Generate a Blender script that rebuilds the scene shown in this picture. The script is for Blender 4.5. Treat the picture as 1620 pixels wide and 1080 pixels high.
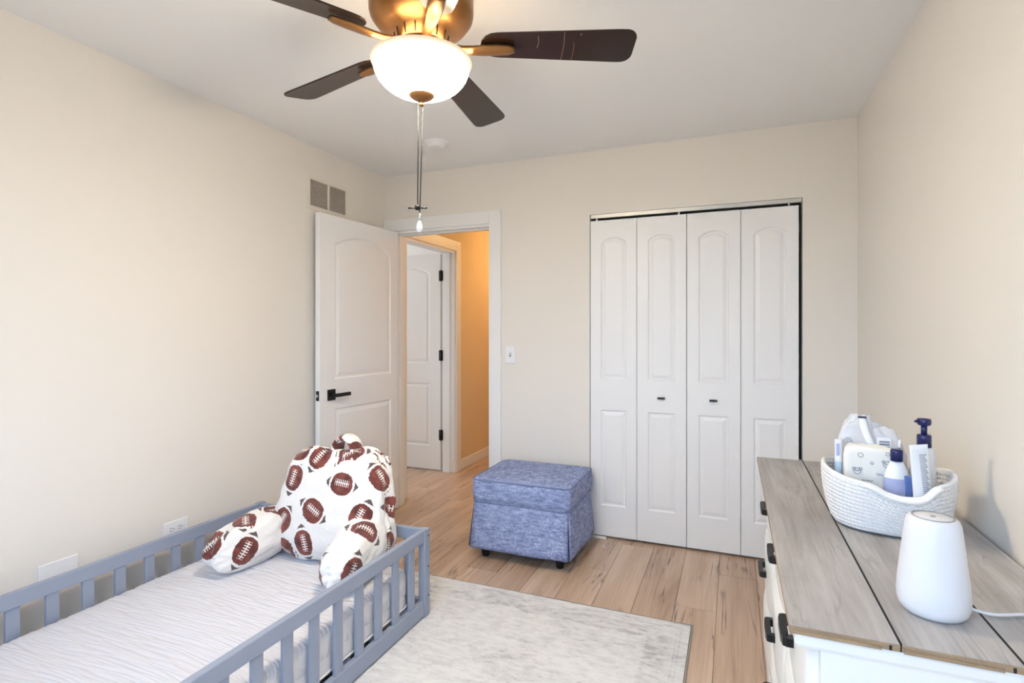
import bpy, bmesh, math, random
from mathutils import Vector, Matrix, noise
random.seed(7)
PI = math.pi
for o in list(bpy.data.objects): bpy.data.objects.remove(o, do_unlink=True)
SC = bpy.context.scene
COL = SC.collection

def lin(c):
    out = []
    for v in c:
        v = v / 255.0
        out.append(v / 12.92 if v <= 0.04045 else ((v + 0.055) / 1.055) ** 2.4)
    return (out[0], out[1], out[2], 1.0)

# ------------------------------------------------------------------ camera
cd = bpy.data.cameras.new('camera'); cam = bpy.data.objects.new('camera', cd); COL.objects.link(cam)
cam.location = (0, 0, 1.297)
cam.rotation_euler = (PI / 2, 0, math.radians(22.2))
cd.sensor_width = 36; cd.lens = 857.0 / 1620 * 36
cd.shift_y = -16.0 / 1620
cd.clip_start = 0.02
SC.camera = cam
# ------------------------------------------------------------------ world, daylight, exposure
w = bpy.data.worlds.new('world'); SC.world = w; w.use_nodes = True
wt = w.node_tree; bgn = wt.nodes['Background']
wtc = wt.nodes.new('ShaderNodeTexCoord'); wsp = wt.nodes.new('ShaderNodeSeparateXYZ'); wrp = wt.nodes.new('ShaderNodeValToRGB')
wma = wt.nodes.new('ShaderNodeMath'); wma.operation = 'MULTIPLY_ADD'; wma.inputs[1].default_value = 0.5; wma.inputs[2].default_value = 0.5
wt.links.new(wtc.outputs['Generated'], wsp.inputs[0]); wt.links.new(wsp.outputs[2], wma.inputs[0]); wt.links.new(wma.outputs[0], wrp.inputs[0])
el = wrp.color_ramp.elements                      # plain overcast sky above a darker ground
el[0].position = 0.47; el[0].color = (0.22, 0.24, 0.24, 1); el[1].position = 0.53; el[1].color = (0.54, 0.735, 1.0, 1)
wt.links.new(wrp.outputs[0], bgn.inputs[0]); bgn.inputs[1].default_value = 6.6
SC.view_settings.view_transform = 'Standard'
SC.view_settings.look = 'None'
SC.view_settings.gamma = 1.0
SC.view_settings.exposure = 0.64
SC.view_settings.use_curve_mapping = False

def area(name, loc, rot, sx, sy, power, col):
    l = bpy.data.lights.new(name, 'AREA'); l.shape = 'RECTANGLE'; l.size = sx; l.size_y = sy
    l.energy = power; l.color = col
    o = bpy.data.objects.new(name, l); COL.objects.link(o); o.location = loc; o.rotation_euler = rot
    return o
# daylight just outside the bedroom window (front wall, behind the camera) and the window of the room across the hall
wp = area('window_portal', (-0.70, -0.40, 1.49), (math.radians(90), 0, 0), 1.64, 1.34, 1, (1, 1, 1)); wp.data.cycles.is_portal = True
area('far_room_daylight', (-4.9, 4.0, 1.5), (PI / 2, 0, -PI / 2), 1.2, 1.3, 20, (0.82, 0.9, 1.0))

# ------------------------------------------------------------------ dimensions
LW, RW, BW, FW, CH = -2.398, 0.615, 3.37, -0.33, 2.44    # left / right / back / front walls, ceiling
WT = 0.12

# ------------------------------------------------------------------ materials
def new_mat(name):
    m = bpy.data.materials.new(name); m.use_nodes = True
    nt = m.node_tree
    return m, nt, nt.nodes['Principled BSDF']

def add_bump(nt, b, scale, strength, dist=0.002, detail=4, coord='Object', stretch=None):
    tc = nt.nodes.new('ShaderNodeTexCoord'); n = nt.nodes.new('ShaderNodeTexNoise')
    n.inputs['Scale'].default_value = scale; n.inputs['Detail'].default_value = detail
    src = tc.outputs[coord]
    if stretch:
        mp = nt.nodes.new('ShaderNodeMapping'); mp.inputs['Scale'].default_value = stretch
        nt.links.new(src, mp.inputs[0]); src = mp.outputs[0]
    nt.links.new(src, n.inputs['Vector'])
    bp = nt.nodes.new('ShaderNodeBump'); bp.inputs['Strength'].default_value = strength; bp.inputs['Distance'].default_value = dist
    nt.links.new(n.outputs[0], bp.inputs['Height']); nt.links.new(bp.outputs[0], b.inputs['Normal'])
    return n

def plain(name, rgb, rough=0.5, metal=0.0, bump=None, spec=0.5, var=0.0, vscale=6.0, coat=0.0):
    m, nt, b = new_mat(name)
    c = lin(rgb)
    b.inputs['Base Color'].default_value = c
    b.inputs['Roughness'].default_value = rough; b.inputs['Metallic'].default_value = metal
    b.inputs['Specular IOR Level'].default_value = spec
    b.inputs['Coat Weight'].default_value = coat
    if var > 0:
        tc = nt.nodes.new('ShaderNodeTexCoord'); n = nt.nodes.new('ShaderNodeTexNoise')
        n.inputs['Scale'].default_value = vscale; n.inputs['Detail'].default_value = 3
        nt.links.new(tc.outputs['Object'], n.inputs['Vector'])
        mx = nt.nodes.new('ShaderNodeMix'); mx.data_type = 'RGBA'
        mx.inputs[6].default_value = tuple(v * (1 - var) for v in c[:3]) + (1,)
        mx.inputs[7].default_value = tuple(min(1, v * (1 + var)) for v in c[:3]) + (1,)
        nt.links.new(n.outputs[0], mx.inputs[0]); nt.links.new(mx.outputs[2], b.inputs['Base Color'])
    if bump: add_bump(nt, b, *bump)
    return m

def ramp(nt, fac, stops):
    r = nt.nodes.new('ShaderNodeValToRGB')
    el = r.color_ramp.elements
    while len(el) < len(stops): el.new(0.5)
    for e, (p, c) in zip(el, stops): e.position = p; e.color = c
    nt.links.new(fac, r.inputs[0])
    return r

def mathn(nt, op, a, b=None, c=None):
    n = nt.nodes.new('ShaderNodeMath'); n.operation = op
    for i, v in enumerate((a, b, c)):
        if v is None: continue
        if isinstance(v, (int, float)): n.inputs[i].default_value = v
        else: nt.links.new(v, n.inputs[i])
    return n.outputs[0]

def wood(name, dark, mid, light, crack, rough=0.38, stretch=(9, 0.9, 9), crack_amt=0.85, knots=True, coat=0.0, randomize=0.10):
    """grain along local Y; per-object offset so that every board differs"""
    m, nt, b = new_mat(name)
    tc = nt.nodes.new('ShaderNodeTexCoord'); oi = nt.nodes.new('ShaderNodeObjectInfo')
    sc = nt.nodes.new('ShaderNodeVectorMath'); sc.operation = 'SCALE'
    comb = nt.nodes.new('ShaderNodeCombineXYZ')
    for i, k in enumerate((37.0, 71.0, 53.0)):
        nt.links.new(mathn(nt, 'MULTIPLY', oi.outputs['Random'], k), comb.inputs[i])
    ad = nt.nodes.new('ShaderNodeVectorMath'); ad.operation = 'ADD'
    nt.links.new(tc.outputs['Object'], ad.inputs[0]); nt.links.new(comb.outputs[0], ad.inputs[1])
    def mapped(s):
        mp = nt.nodes.new('ShaderNodeMapping'); mp.inputs['Scale'].default_value = s
        nt.links.new(ad.outputs[0], mp.inputs[0]); return mp.outputs[0]
    def nz(vec, scale, detail=5, dist=0.0, rough_=0.55):
        n = nt.nodes.new('ShaderNodeTexNoise'); n.inputs['Scale'].default_value = scale; n.inputs['Detail'].default_value = detail
        n.inputs['Distortion'].default_value = dist; n.inputs['Roughness'].default_value = rough_
        nt.links.new(vec, n.inputs['Vector']); return n.outputs[0]
    base = nz(mapped(stretch), 1.0, 6, 0.9)
    fine = nz(mapped((stretch[0] * 12, stretch[1] * 3.0, stretch[2] * 12)), 1.0, 4, 0.2)
    broad = nz(mapped((2.2, 1.0, 2.2)), 1.0, 2)
    v = mathn(nt, 'ADD', mathn(nt, 'MULTIPLY', base, 0.6), mathn(nt, 'MULTIPLY', fine, 0.25))
    v = mathn(nt, 'ADD', v, mathn(nt, 'MULTIPLY', broad, 0.25))
    v = mathn(nt, 'ADD', v, mathn(nt, 'MULTIPLY', mathn(nt, 'SUBTRACT', oi.outputs['Random'], 0.5), randomize))
    r = ramp(nt, v, [(0.34, lin(dark)), (0.54, lin(mid)), (0.76, lin(light))])
    # cracks and dark grain lines
    ck = nz(mapped((stretch[0] * 1.7, stretch[1] * 0.75, stretch[2] * 1.7)), 1.0, 4, 0.7)
    ck = mathn(nt, 'ABSOLUTE', mathn(nt, 'SUBTRACT', ck, 0.5))
    line = ramp(nt, ck, [(0.0, (1, 1, 1, 1)), (0.020, (0, 0, 0, 1))])
    gate = nz(mapped((6, 2.6, 6)), 1.0, 2)
    gt = ramp(nt, gate, [(0.45, (0, 0, 0, 1)), (0.56, (1, 1, 1, 1))])
    cf = mathn(nt, 'MULTIPLY', mathn(nt, 'MULTIPLY', line.outputs[0], gt.outputs[0]), crack_amt)
    mx = nt.nodes.new('ShaderNodeMix'); mx.data_type = 'RGBA'
    nt.links.new(cf, mx.inputs[0]); nt.links.new(r.outputs[0], mx.inputs[6]); mx.inputs[7].default_value = lin(crack)
    nt.links.new(mx.outputs[2], b.inputs['Base Color'])
    b.inputs['Roughness'].default_value = rough; b.inputs['Coat Weight'].default_value = coat
    bp = nt.nodes.new('ShaderNodeBump'); bp.inputs['Strength'].default_value = 0.25; bp.inputs['Distance'].default_value = 0.001
    nt.links.new(v, bp.inputs['Height']); nt.links.new(bp.outputs[0], b.inputs['Normal'])
    return m

M = {}
M['wall'] = plain('wall_paint', (235, 230, 223), 0.75, bump=(260, 0.06, 0.001))
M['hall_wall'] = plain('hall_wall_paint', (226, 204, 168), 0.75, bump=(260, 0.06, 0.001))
M['ceil'] = plain('ceiling_paint', (245, 245, 245), 0.85, bump=(220, 0.08, 0.001))
M['trim'] = plain('white_trim', (240, 240, 240), 0.38)
M['door'] = plain('white_door', (241, 241, 242), 0.40)
M['dark'] = plain('dark_void', (26, 24, 24), 0.8)
M['black'] = plain('black_metal', (24, 24, 26), 0.38, 0.3)
M['floor'] = wood('floor_laminate', (158, 128, 104), (196, 168, 144), (222, 199, 178), (88, 64, 50), rough=0.33)
M['floor_base'] = plain('subfloor', (70, 52, 40), 0.9)
M['grey_wood'] = wood('grey_laminate', (124, 119, 116), (164, 160, 158), (200, 198, 197), (92, 86, 82), rough=0.42, stretch=(10, 1.6, 10), crack_amt=0.35, randomize=0.10)
M['core'] = wood('laminate_core', (128, 104, 80), (160, 136, 108), (182, 160, 132), (92, 72, 54), rough=0.8, stretch=(6, 6, 40), crack_amt=0.3)
M['bedblue'] = plain('blue_grey_paint', (150, 160, 180), 0.42, bump=(90, 0.05, 0.001), var=0.03, vscale=9)
M['dresser'] = plain('white_dresser_paint', (240, 240, 238), 0.38, var=0.02)
M['plastic'] = plain('white_plastic', (224, 225, 230), 0.42)
M['plate'] = plain('white_plate', (240, 240, 242), 0.35)
M['mattress'] = plain('mattress_cloth', (232, 232, 236), 0.85, bump=(300, 0.2, 0.001))
M['blanket'] = plain('white_blanket', (217, 217, 224), 0.92, bump=(420, 0.35, 0.0012))
M['navy'] = plain('navy_plastic', (34, 36, 88), 0.28)
M['bottle'] = plain('white_bottle', (236, 238, 242), 0.32)
M['paleblue'] = plain('pale_blue_plastic', (186, 208, 226), 0.35)
M['printgrey'] = plain('grey_print', (128, 128, 138), 0.6)
M['printdark'] = plain('dark_print', (66, 68, 84), 0.6)
M['lavender'] = plain('lavender_label', (168, 176, 214), 0.45)
M['bluelabel'] = plain('blue_label', (92, 118, 176), 0.45)
M['grill'] = plain('grey_ring', (150, 152, 158), 0.5)
M['bronze'] = plain('brushed_bronze', (150, 108, 66), 0.34, 0.85, var=0.08, vscale=14)
M['blade'] = plain('espresso_blade', (44, 29, 21), 0.25, 0.0, spec=0.4, coat=0.0, var=0.18, vscale=3)
M['scuff'] = plain('pale_scuff', (112, 82, 62), 0.6)
M['chain'] = plain('chain_metal', (14, 13, 13), 0.5, 0.2)
M['aluminium'] = plain('track_metal', (205, 204, 200), 0.35, 0.6)
M['vent'] = plain('vent_paint', (234, 228, 216), 0.5)
M['ventdark'] = plain('vent_shadow', (88, 78, 66), 0.8)
M['bag'] = None

def emit(name, rgb, strength, mixbase=None):
    m, nt, b = new_mat(name)
    b.inputs['Base Color'].default_value = lin((250, 240, 220)); b.inputs['Roughness'].default_value = 0.3
    b.inputs['Emission Color'].default_value = rgb; b.inputs['Emission Strength'].default_value = strength
    return m
M['bowl'] = emit('lit_frosted_glass', (1.0, 0.84, 0.62, 1), 40.0)
nt = M['bowl'].node_tree; b = nt.nodes['Principled BSDF']; b.inputs['Base Color'].default_value = lin((206, 190, 164))
tc = nt.nodes.new('ShaderNodeTexCoord'); sp0 = nt.nodes.new('ShaderNodeSeparateXYZ'); nt.links.new(tc.outputs['Object'], sp0.inputs[0])
mr = nt.nodes.new('ShaderNodeMapRange'); mr.interpolation_type = 'SMOOTHERSTEP'
for i_, v_ in enumerate((-0.298, -0.366, 0.30, 70.0)): mr.inputs[i_ + 1].default_value = v_
nt.links.new(sp0.outputs[2], mr.inputs[0]); nt.links.new(mr.outputs[0], b.inputs['Emission Strength'])
M['bowl_inner'] = emit('lit_glass_inside', (1.0, 0.82, 0.58, 1), 8.0)
M['hall_lamp'] = emit('hall_lamp_glass', (1.0, 0.62, 0.26, 1), 40.0)
M['bulb'] = plain('frosted_bulb_pull', (245, 244, 240), 0.25)

m, nt, b = new_mat('window_glass')
tr = nt.nodes.new('ShaderNodeBsdfTransparent'); gl = nt.nodes.new('ShaderNodeBsdfGlossy'); gl.inputs['Roughness'].default_value = 0.02
mxs = nt.nodes.new('ShaderNodeMixShader'); mxs.inputs[0].default_value = 0.06
nt.links.new(tr.outputs[0], mxs.inputs[1]); nt.links.new(gl.outputs[0], mxs.inputs[2]); nt.links.new(mxs.outputs[0], nt.nodes['Material Output'].inputs[0])
M['glass'] = m
m, nt, b = new_mat('clear_plastic_film')
b.inputs['Base Color'].default_value = lin((232, 233, 238)); b.inputs['Roughness'].default_value = 0.18
b.inputs['Alpha'].default_value = 0.72
add_bump(nt, b, 22, 0.5, 0.006, 5)
M['film'] = m

# denim ottoman fabric: cross-woven streaks
m, nt, b = new_mat('denim_linen')
tc = nt.nodes.new('ShaderNodeTexCoord')
vals = []
for s in ((260, 16, 60), (16, 260, 60), (30, 30, 420)):
    mp = nt.nodes.new('ShaderNodeMapping'); mp.inputs['Scale'].default_value = s
    nt.links.new(tc.outputs['Object'], mp.inputs[0])
    n = nt.nodes.new('ShaderNodeTexNoise'); n.inputs['Scale'].default_value = 1.0; n.inputs['Detail'].default_value = 4; n.inputs['Roughness'].default_value = 0.6
    nt.links.new(mp.outputs[0], n.inputs['Vector']); vals.append(n.outputs[0])
v = mathn(nt, 'MULTIPLY', mathn(nt, 'ADD', mathn(nt, 'ADD', vals[0], vals[1]), vals[2]), 0.3333)
r = ramp(nt, v, [(0.38, lin((90, 102, 144))), (0.50, lin((140, 154, 198))), (0.62, lin((196, 208, 236)))])
nt.links.new(r.outputs[0], b.inputs['Base Color']); b.inputs['Roughness'].default_value = 0.9
bp = nt.nodes.new('ShaderNodeBump'); bp.inputs['Strength'].default_value = 0.3; bp.inputs['Distance'].default_value = 0.002
nt.links.new(v, bp.inputs['Height']); nt.links.new(bp.outputs[0], b.inputs['Normal'])
M['denim'] = m
M['denim_pipe'] = plain('denim_piping', (118, 132, 172), 0.9)

# distressed rug, border bands parallel to the edges (object coordinates = metres, origin in the rug's centre)
RUGX0, RUGX1, RUGY0, RUGY1 = -2.34, -0.165, 0.15, 2.50
m, nt, b = new_mat('distressed_rug')
tc = nt.nodes.new('ShaderNodeTexCoord')
def rn(s, scale, detail, dist=0.0):
    mp = nt.nodes.new('ShaderNodeMapping'); mp.inputs['Scale'].default_value = s
    nt.links.new(tc.outputs['Object'], mp.inputs[0])
    n = nt.nodes.new('ShaderNodeTexNoise'); n.inputs['Scale'].default_value = scale; n.inputs['Detail'].default_value = detail
    n.inputs['Roughness'].default_value = 0.68; n.inputs['Distortion'].default_value = dist
    nt.links.new(mp.outputs[0], n.inputs['Vector']); return n.outputs[0]
big = rn((1, 1.6, 1), 3.2, 3, 0.6); mid = rn((16, 40, 16), 1.0, 9, 0.5); fin = rn((60, 170, 60), 1.0, 3)
sep = nt.nodes.new('ShaderNodeSeparateXYZ'); nt.links.new(tc.outputs['Object'], sep.inputs[0])
hx = (RUGX1 - RUGX0) / 2; hy = (RUGY1 - RUGY0) / 2
ex = mathn(nt, 'SUBTRACT', hx, mathn(nt, 'ABSOLUTE', sep.outputs[0])); ey = mathn(nt, 'SUBTRACT', hy, mathn(nt, 'ABSOLUTE', sep.outputs[1]))
ed = mathn(nt, 'MINIMUM', ex, ey)
band = ramp(nt, ed, [(0.0, (0, 0, 0, 1)), (0.035, (0.0, 0, 0, 1)), (0.038, (0.5, 0.5, 0.5, 1)), (0.05, (0, 0, 0, 1)), (0.055, (0.5, 0.5, 0.5, 1)),
                     (0.062, (0.05, 0.05, 0.05, 1)), (0.105, (0.4, 0.4, 0.4, 1)), (0.165, (0.42, 0.42, 0.42, 1)), (0.175, (0.0, 0, 0, 1))])
v = mathn(nt, 'ADD', mathn(nt, 'ADD', mathn(nt, 'MULTIPLY', big, 0.36), mathn(nt, 'MULTIPLY', mid, 0.74)), mathn(nt, 'MULTIPLY', fin, 0.25))
v = mathn(nt, 'ADD', v, mathn(nt, 'MULTIPLY', band.outputs[0], mathn(nt, 'MULTIPLY', mid, 0.36)))
r = ramp(nt, v, [(0.60, lin((228, 227, 227))), (0.74, lin((212, 211, 212))), (0.86, lin((180, 179, 182)))])
nt.links.new(r.outputs[0], b.inputs['Base Color']); b.inputs['Roughness'].default_value = 0.95
bp = nt.nodes.new('ShaderNodeBump'); bp.inputs['Strength'].default_value = 0.4; bp.inputs['Distance'].default_value = 0.002
nt.links.new(fin, bp.inputs['Height']); nt.links.new(bp.outputs[0], b.inputs['Normal'])
M['rug'] = m
M['rugedge'] = plain('rug_binding', (214, 212, 206), 0.95, bump=(300, 0.4, 0.002))

# cotton rope basket: fine twist along the coils
m, nt, b = new_mat('cotton_rope')
b.inputs['Base Color'].default_value = lin((240, 239, 238)); b.inputs['Roughness'].default_value = 0.95
at = nt.nodes.new('ShaderNodeAttribute'); at.attribute_name = 'coil'
s2 = nt.nodes.new('ShaderNodeSeparateXYZ'); nt.links.new(at.outputs['Vector'], s2.inputs[0])
ph = mathn(nt, 'ADD', mathn(nt, 'MULTIPLY', s2.outputs[0], 620.0), mathn(nt, 'MULTIPLY', s2.outputs[1], 5.5))
sw = mathn(nt, 'SINE', ph)
bp = nt.nodes.new('ShaderNodeBump'); bp.inputs['Strength'].default_value = 0.7; bp.inputs['Distance'].default_value = 0.0016
nt.links.new(sw, bp.inputs['Height']); nt.links.new(bp.outputs[0], b.inputs['Normal'])
M['rope'] = m

# football print on plush: corner attribute 'fuv' holds the position inside the nearest ball (u along the ball)
m, nt, b = new_mat('football_plush')
at = nt.nodes.new('ShaderNodeAttribute'); at.attribute_name = 'fuv'
s2 = nt.nodes.new('ShaderNodeSeparateXYZ'); nt.links.new(at.outputs['Vector'], s2.inputs[0])
tc = nt.nodes.new('ShaderNodeTexCoord'); n = nt.nodes.new('ShaderNodeTexNoise'); n.inputs['Scale'].default_value = 120; n.inputs['Detail'].default_value = 2
nt.links.new(tc.outputs['Object'], n.inputs['Vector'])
jit = mathn(nt, 'MULTIPLY', mathn(nt, 'SUBTRACT', n.outputs[0], 0.5), 0.13)
u = mathn(nt, 'ADD', s2.outputs[0], jit); vv = mathn(nt, 'ADD', s2.outputs[1], jit)
au = mathn(nt, 'ABSOLUTE', u); av = mathn(nt, 'ABSOLUTE', vv)
def pw(x, k): return mathn(nt, 'POWER', x, k)
body = mathn(nt, 'LESS_THAN', mathn(nt, 'ADD', pw(mathn(nt, 'DIVIDE', au, 0.70), 2.4), pw(mathn(nt, 'DIVIDE', av, 0.60), 2.4)), 1.0)
lens = mathn(nt, 'MULTIPLY', mathn(nt, 'SUBTRACT', 1.10, mathn(nt, 'MULTIPLY', u, u)), 0.62)
inside = mathn(nt, 'LESS_THAN', av, lens)
outr = mathn(nt, 'GREATER_THAN', mathn(nt, 'ADD', pw(mathn(nt, 'DIVIDE', au, 0.82), 2.4), pw(mathn(nt, 'DIVIDE', av, 0.74), 2.4)), 1.0)
tip = mathn(nt, 'MULTIPLY', mathn(nt, 'MULTIPLY', inside, outr), mathn(nt, 'GREATER_THAN', au, 0.60))
tip = mathn(nt, 'MULTIPLY', tip, mathn(nt, 'LESS_THAN', au, 1.04))
us, vs = s2.outputs[0], s2.outputs[1]
aus = mathn(nt, 'ABSOLUTE', us)
vl = mathn(nt, 'ABSOLUTE', mathn(nt, 'SUBTRACT', vs, 0.06))
ln = mathn(nt, 'MULTIPLY', mathn(nt, 'LESS_THAN', vl, 0.030), mathn(nt, 'LESS_THAN', aus, 0.46))
tk = mathn(nt, 'ABSOLUTE', mathn(nt, 'SUBTRACT', mathn(nt, 'FRACT', mathn(nt, 'MULTIPLY', mathn(nt, 'ADD', us, 10.0), 7.5)), 0.5))
tk = mathn(nt, 'MULTIPLY', mathn(nt, 'LESS_THAN', tk, 0.2), mathn(nt, 'MULTIPLY', mathn(nt, 'LESS_THAN', vl, 0.18), mathn(nt, 'LESS_THAN', aus, 0.46)))
lace = mathn(nt, 'MAXIMUM', ln, tk)
n2 = nt.nodes.new('ShaderNodeTexNoise'); n2.inputs['Scale'].default_value = 26; nt.links.new(tc.outputs['Object'], n2.inputs['Vector'])
brown = ramp(nt, n2.outputs[0], [(0.35, lin((92, 44, 40))), (0.65, lin((136, 70, 60)))])
def mixc(fac, a, bcol):
    mx = nt.nodes.new('ShaderNodeMix'); mx.data_type = 'RGBA'; nt.links.new(fac, mx.inputs[0])
    for i, c in ((6, a), (7, bcol)):
        if isinstance(c, tuple): mx.inputs[i].default_value = c
        else: nt.links.new(c, mx.inputs[i])
    return mx.outputs[2]
c1 = mixc(body, lin((240, 238, 236)), brown.outputs[0])
c1 = mixc(tip, c1, lin((96, 82, 82)))
c1 = mixc(mathn(nt, 'MULTIPLY', lace, body), c1, lin((236, 230, 226)))
nt.links.new(c1, b.inputs['Base Color']); b.inputs['Roughness'].default_value = 0.95
b.inputs['Sheen Weight'].default_value = 0.25
n3 = nt.nodes.new('ShaderNodeTexNoise'); n3.inputs['Scale'].default_value = 90; n3.inputs['Detail'].default_value = 5; nt.links.new(tc.outputs['Object'], n3.inputs['Vector'])
bp = nt.nodes.new('ShaderNodeBump'); bp.inputs['Strength'].default_value = 0.5; bp.inputs['Distance'].default_value = 0.004
nt.links.new(n3.outputs[0], bp.inputs['Height']); nt.links.new(bp.outputs[0], b.inputs['Normal'])
M['football'] = m

# ------------------------------------------------------------------ mesh helpers
class MB:
    def __init__(s): s.v = []; s.f = []; s.sm = []
    def add(s, verts, faces, smooth=False):
        o = len(s.v); s.v += [tuple(p) for p in verts]
        for f in faces: s.f.append(tuple(i + o for i in f)); s.sm.append(smooth)
        return s
    def box(s, x0, x1, y0, y1, z0, z1):
        return s.add([(x0, y0, z0), (x1, y0, z0), (x1, y1, z0), (x0, y1, z0), (x0, y0, z1), (x1, y0, z1), (x1, y1, z1), (x0, y1, z1)],
                     [(0, 3, 2, 1), (4, 5, 6, 7), (0, 1, 5, 4), (1, 2, 6, 5), (2, 3, 7, 6), (3, 0, 4, 7)])
    def grid(s, fn, nu, nv, closed_u=False, closed_v=False, smooth=True, flip=False):
        vs = [fn(i, j) for j in range(nv) for i in range(nu)]
        fs = []
        for j in range(nv if closed_v else nv - 1):
            for i in range(nu if closed_u else nu - 1):
                a = j * nu + i; b_ = j * nu + (i + 1) % nu; c = ((j + 1) % nv) * nu + (i + 1) % nu; d = ((j + 1) % nv) * nu + i
                fs.append((d, c, b_, a) if flip else (a, b_, c, d))
        return s.add(vs, fs, smooth)
    def lathe(s, prof, cx=0, cy=0, n=32, cap0=False, cap1=False, smooth=True):
        """prof: list of (r, z) from bottom to top gives outward normals"""
        o = len(s.v)
        s.grid(lambda i, j: (cx + prof[j][0] * math.cos(2 * PI * i / n), cy + prof[j][0] * math.sin(2 * PI * i / n), prof[j][1]), n, len(prof), closed_u=True, smooth=smooth)
        if cap0: s.f.append(tuple(o + i for i in reversed(range(n)))); s.sm.append(False)
        if cap1: s.f.append(tuple(o + (len(prof) - 1) * n + i for i in range(n))); s.sm.append(False)
        return s
    def tube(s, pts, rad, n=8, cap=True, sx=1.0):
        """round tube along points; rad number or list"""
        P = [Vector(p) for p in pts]; m_ = len(P); o = len(s.v); ref = Vector((0, 0, 1))
        rings = []
        for k in range(m_):
            t = (P[min(k + 1, m_ - 1)] - P[max(k - 1, 0)]).normalized()
            if abs(t.dot(ref)) > 0.95: a = t.cross(Vector((1, 0, 0))).normalized()
            else: a = t.cross(ref).normalized()
            if rings and a.dot(rings[-1]) < 0: a = -a
            rings.append(a); bb = t.cross(a).normalized()
            r_ = rad[k] if isinstance(rad, (list, tuple)) else rad
            for i in range(n):
                q = 2 * PI * i / n
                s.v.append(tuple(P[k] + a * (r_ * sx * math.cos(q)) + bb * (r_ * math.sin(q))))
        for k in range(m_ - 1):
            for i in range(n):
                s.f.append((o + k * n + i, o + k * n + (i + 1) % n, o + (k + 1) * n + (i + 1) % n, o + (k + 1) * n + i)); s.sm.append(True)
        if cap:
            s.f.append(tuple(o + i for i in reversed(range(n)))); s.sm.append(False)
            s.f.append(tuple(o + (m_ - 1) * n + i for i in range(n))); s.sm.append(False)
        return s
    def prism(s, outline, z0, z1, axis='z'):
        """extrude a CCW 2-D outline; axis z: (x,y)->xy, y: (x,z) extruded along y, x: (y,z) extruded along x"""
        n = len(outline); o = len(s.v)
        for z in (z0, z1):
            for (a, b_) in outline:
                s.v.append((a, b_, z) if axis == 'z' else (a, z, b_) if axis == 'y' else (z, a, b_))
        s.f.append(tuple(o + i for i in reversed(range(n)))); s.f.append(tuple(o + n + i for i in range(n))); s.sm += [False, False]
        for i in range(n):
            s.f.append((o + i, o + (i + 1) % n, o + n + (i + 1) % n, o + n + i)); s.sm.append(False)
        return s
    def build(s, name, mat, parent=None, bevel=0.0, seg=2, fixn=True, loc=None, rot=None):
        me = bpy.data.meshes.new(name); me.from_pydata(s.v, [], s.f)
        me.polygons.foreach_set('use_smooth', s.sm)
        if fixn:
            bm = bmesh.new(); bm.from_mesh(me); bmesh.ops.recalc_face_normals(bm, faces=bm.faces); bm.to_mesh(me); bm.free()
        me.update()
        o = bpy.data.objects.new(name, me); COL.objects.link(o); me.materials.append(M[mat] if isinstance(mat, str) else mat)
        if parent: o.parent = parent
        if loc: o.location = loc
        if rot: o.rotation_euler = rot
        if bevel > 0:
            md = o.modifiers.new('bevel', 'BEVEL'); md.width = bevel; md.segments = seg; md.limit_method = 'ANGLE'; md.angle_limit = math.radians(40)
        return o

def tag(o, label, cat, group=None, kind=None):
    o['label'] = label; o['category'] = cat
    if group: o['group'] = group
    if kind: o['kind'] = kind
    return o
def empty(name, loc=(0, 0, 0), rz=0.0):
    o = bpy.data.objects.new(name, None); COL.objects.link(o); o.location = loc; o.rotation_euler = (0, 0, rz)
    o.empty_display_size = 0.1
    return o
def bx(name, mat, parent, x0, x1, y0, y1, z0, z1, bevel=0.0, seg=2):
    """box as own object whose origin is its centre (so object-space textures stay put)"""
    cx, cy, cz = (x0 + x1) / 2, (y0 + y1) / 2, (z0 + z1) / 2
    return MB().box(x0 - cx, x1 - cx, y0 - cy, y1 - cy, z0 - cz, z1 - cz).build(name, mat, parent, bevel, seg, fixn=False, loc=(cx, cy, cz))
def round_rect(x0, x1, y0, y1, r, n=6):
    pts = []
    for cx, cy, a0 in ((x1 - r, y0 + r, -90), (x1 - r, y1 - r, 0), (x0 + r, y1 - r, 90), (x0 + r, y0 + r, 180)):
        for k in range(n + 1):
            a = math.radians(a0 + 90 * k / n); pts.append((cx + r * math.cos(a), cy + r * math.sin(a)))
    return pts

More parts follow.
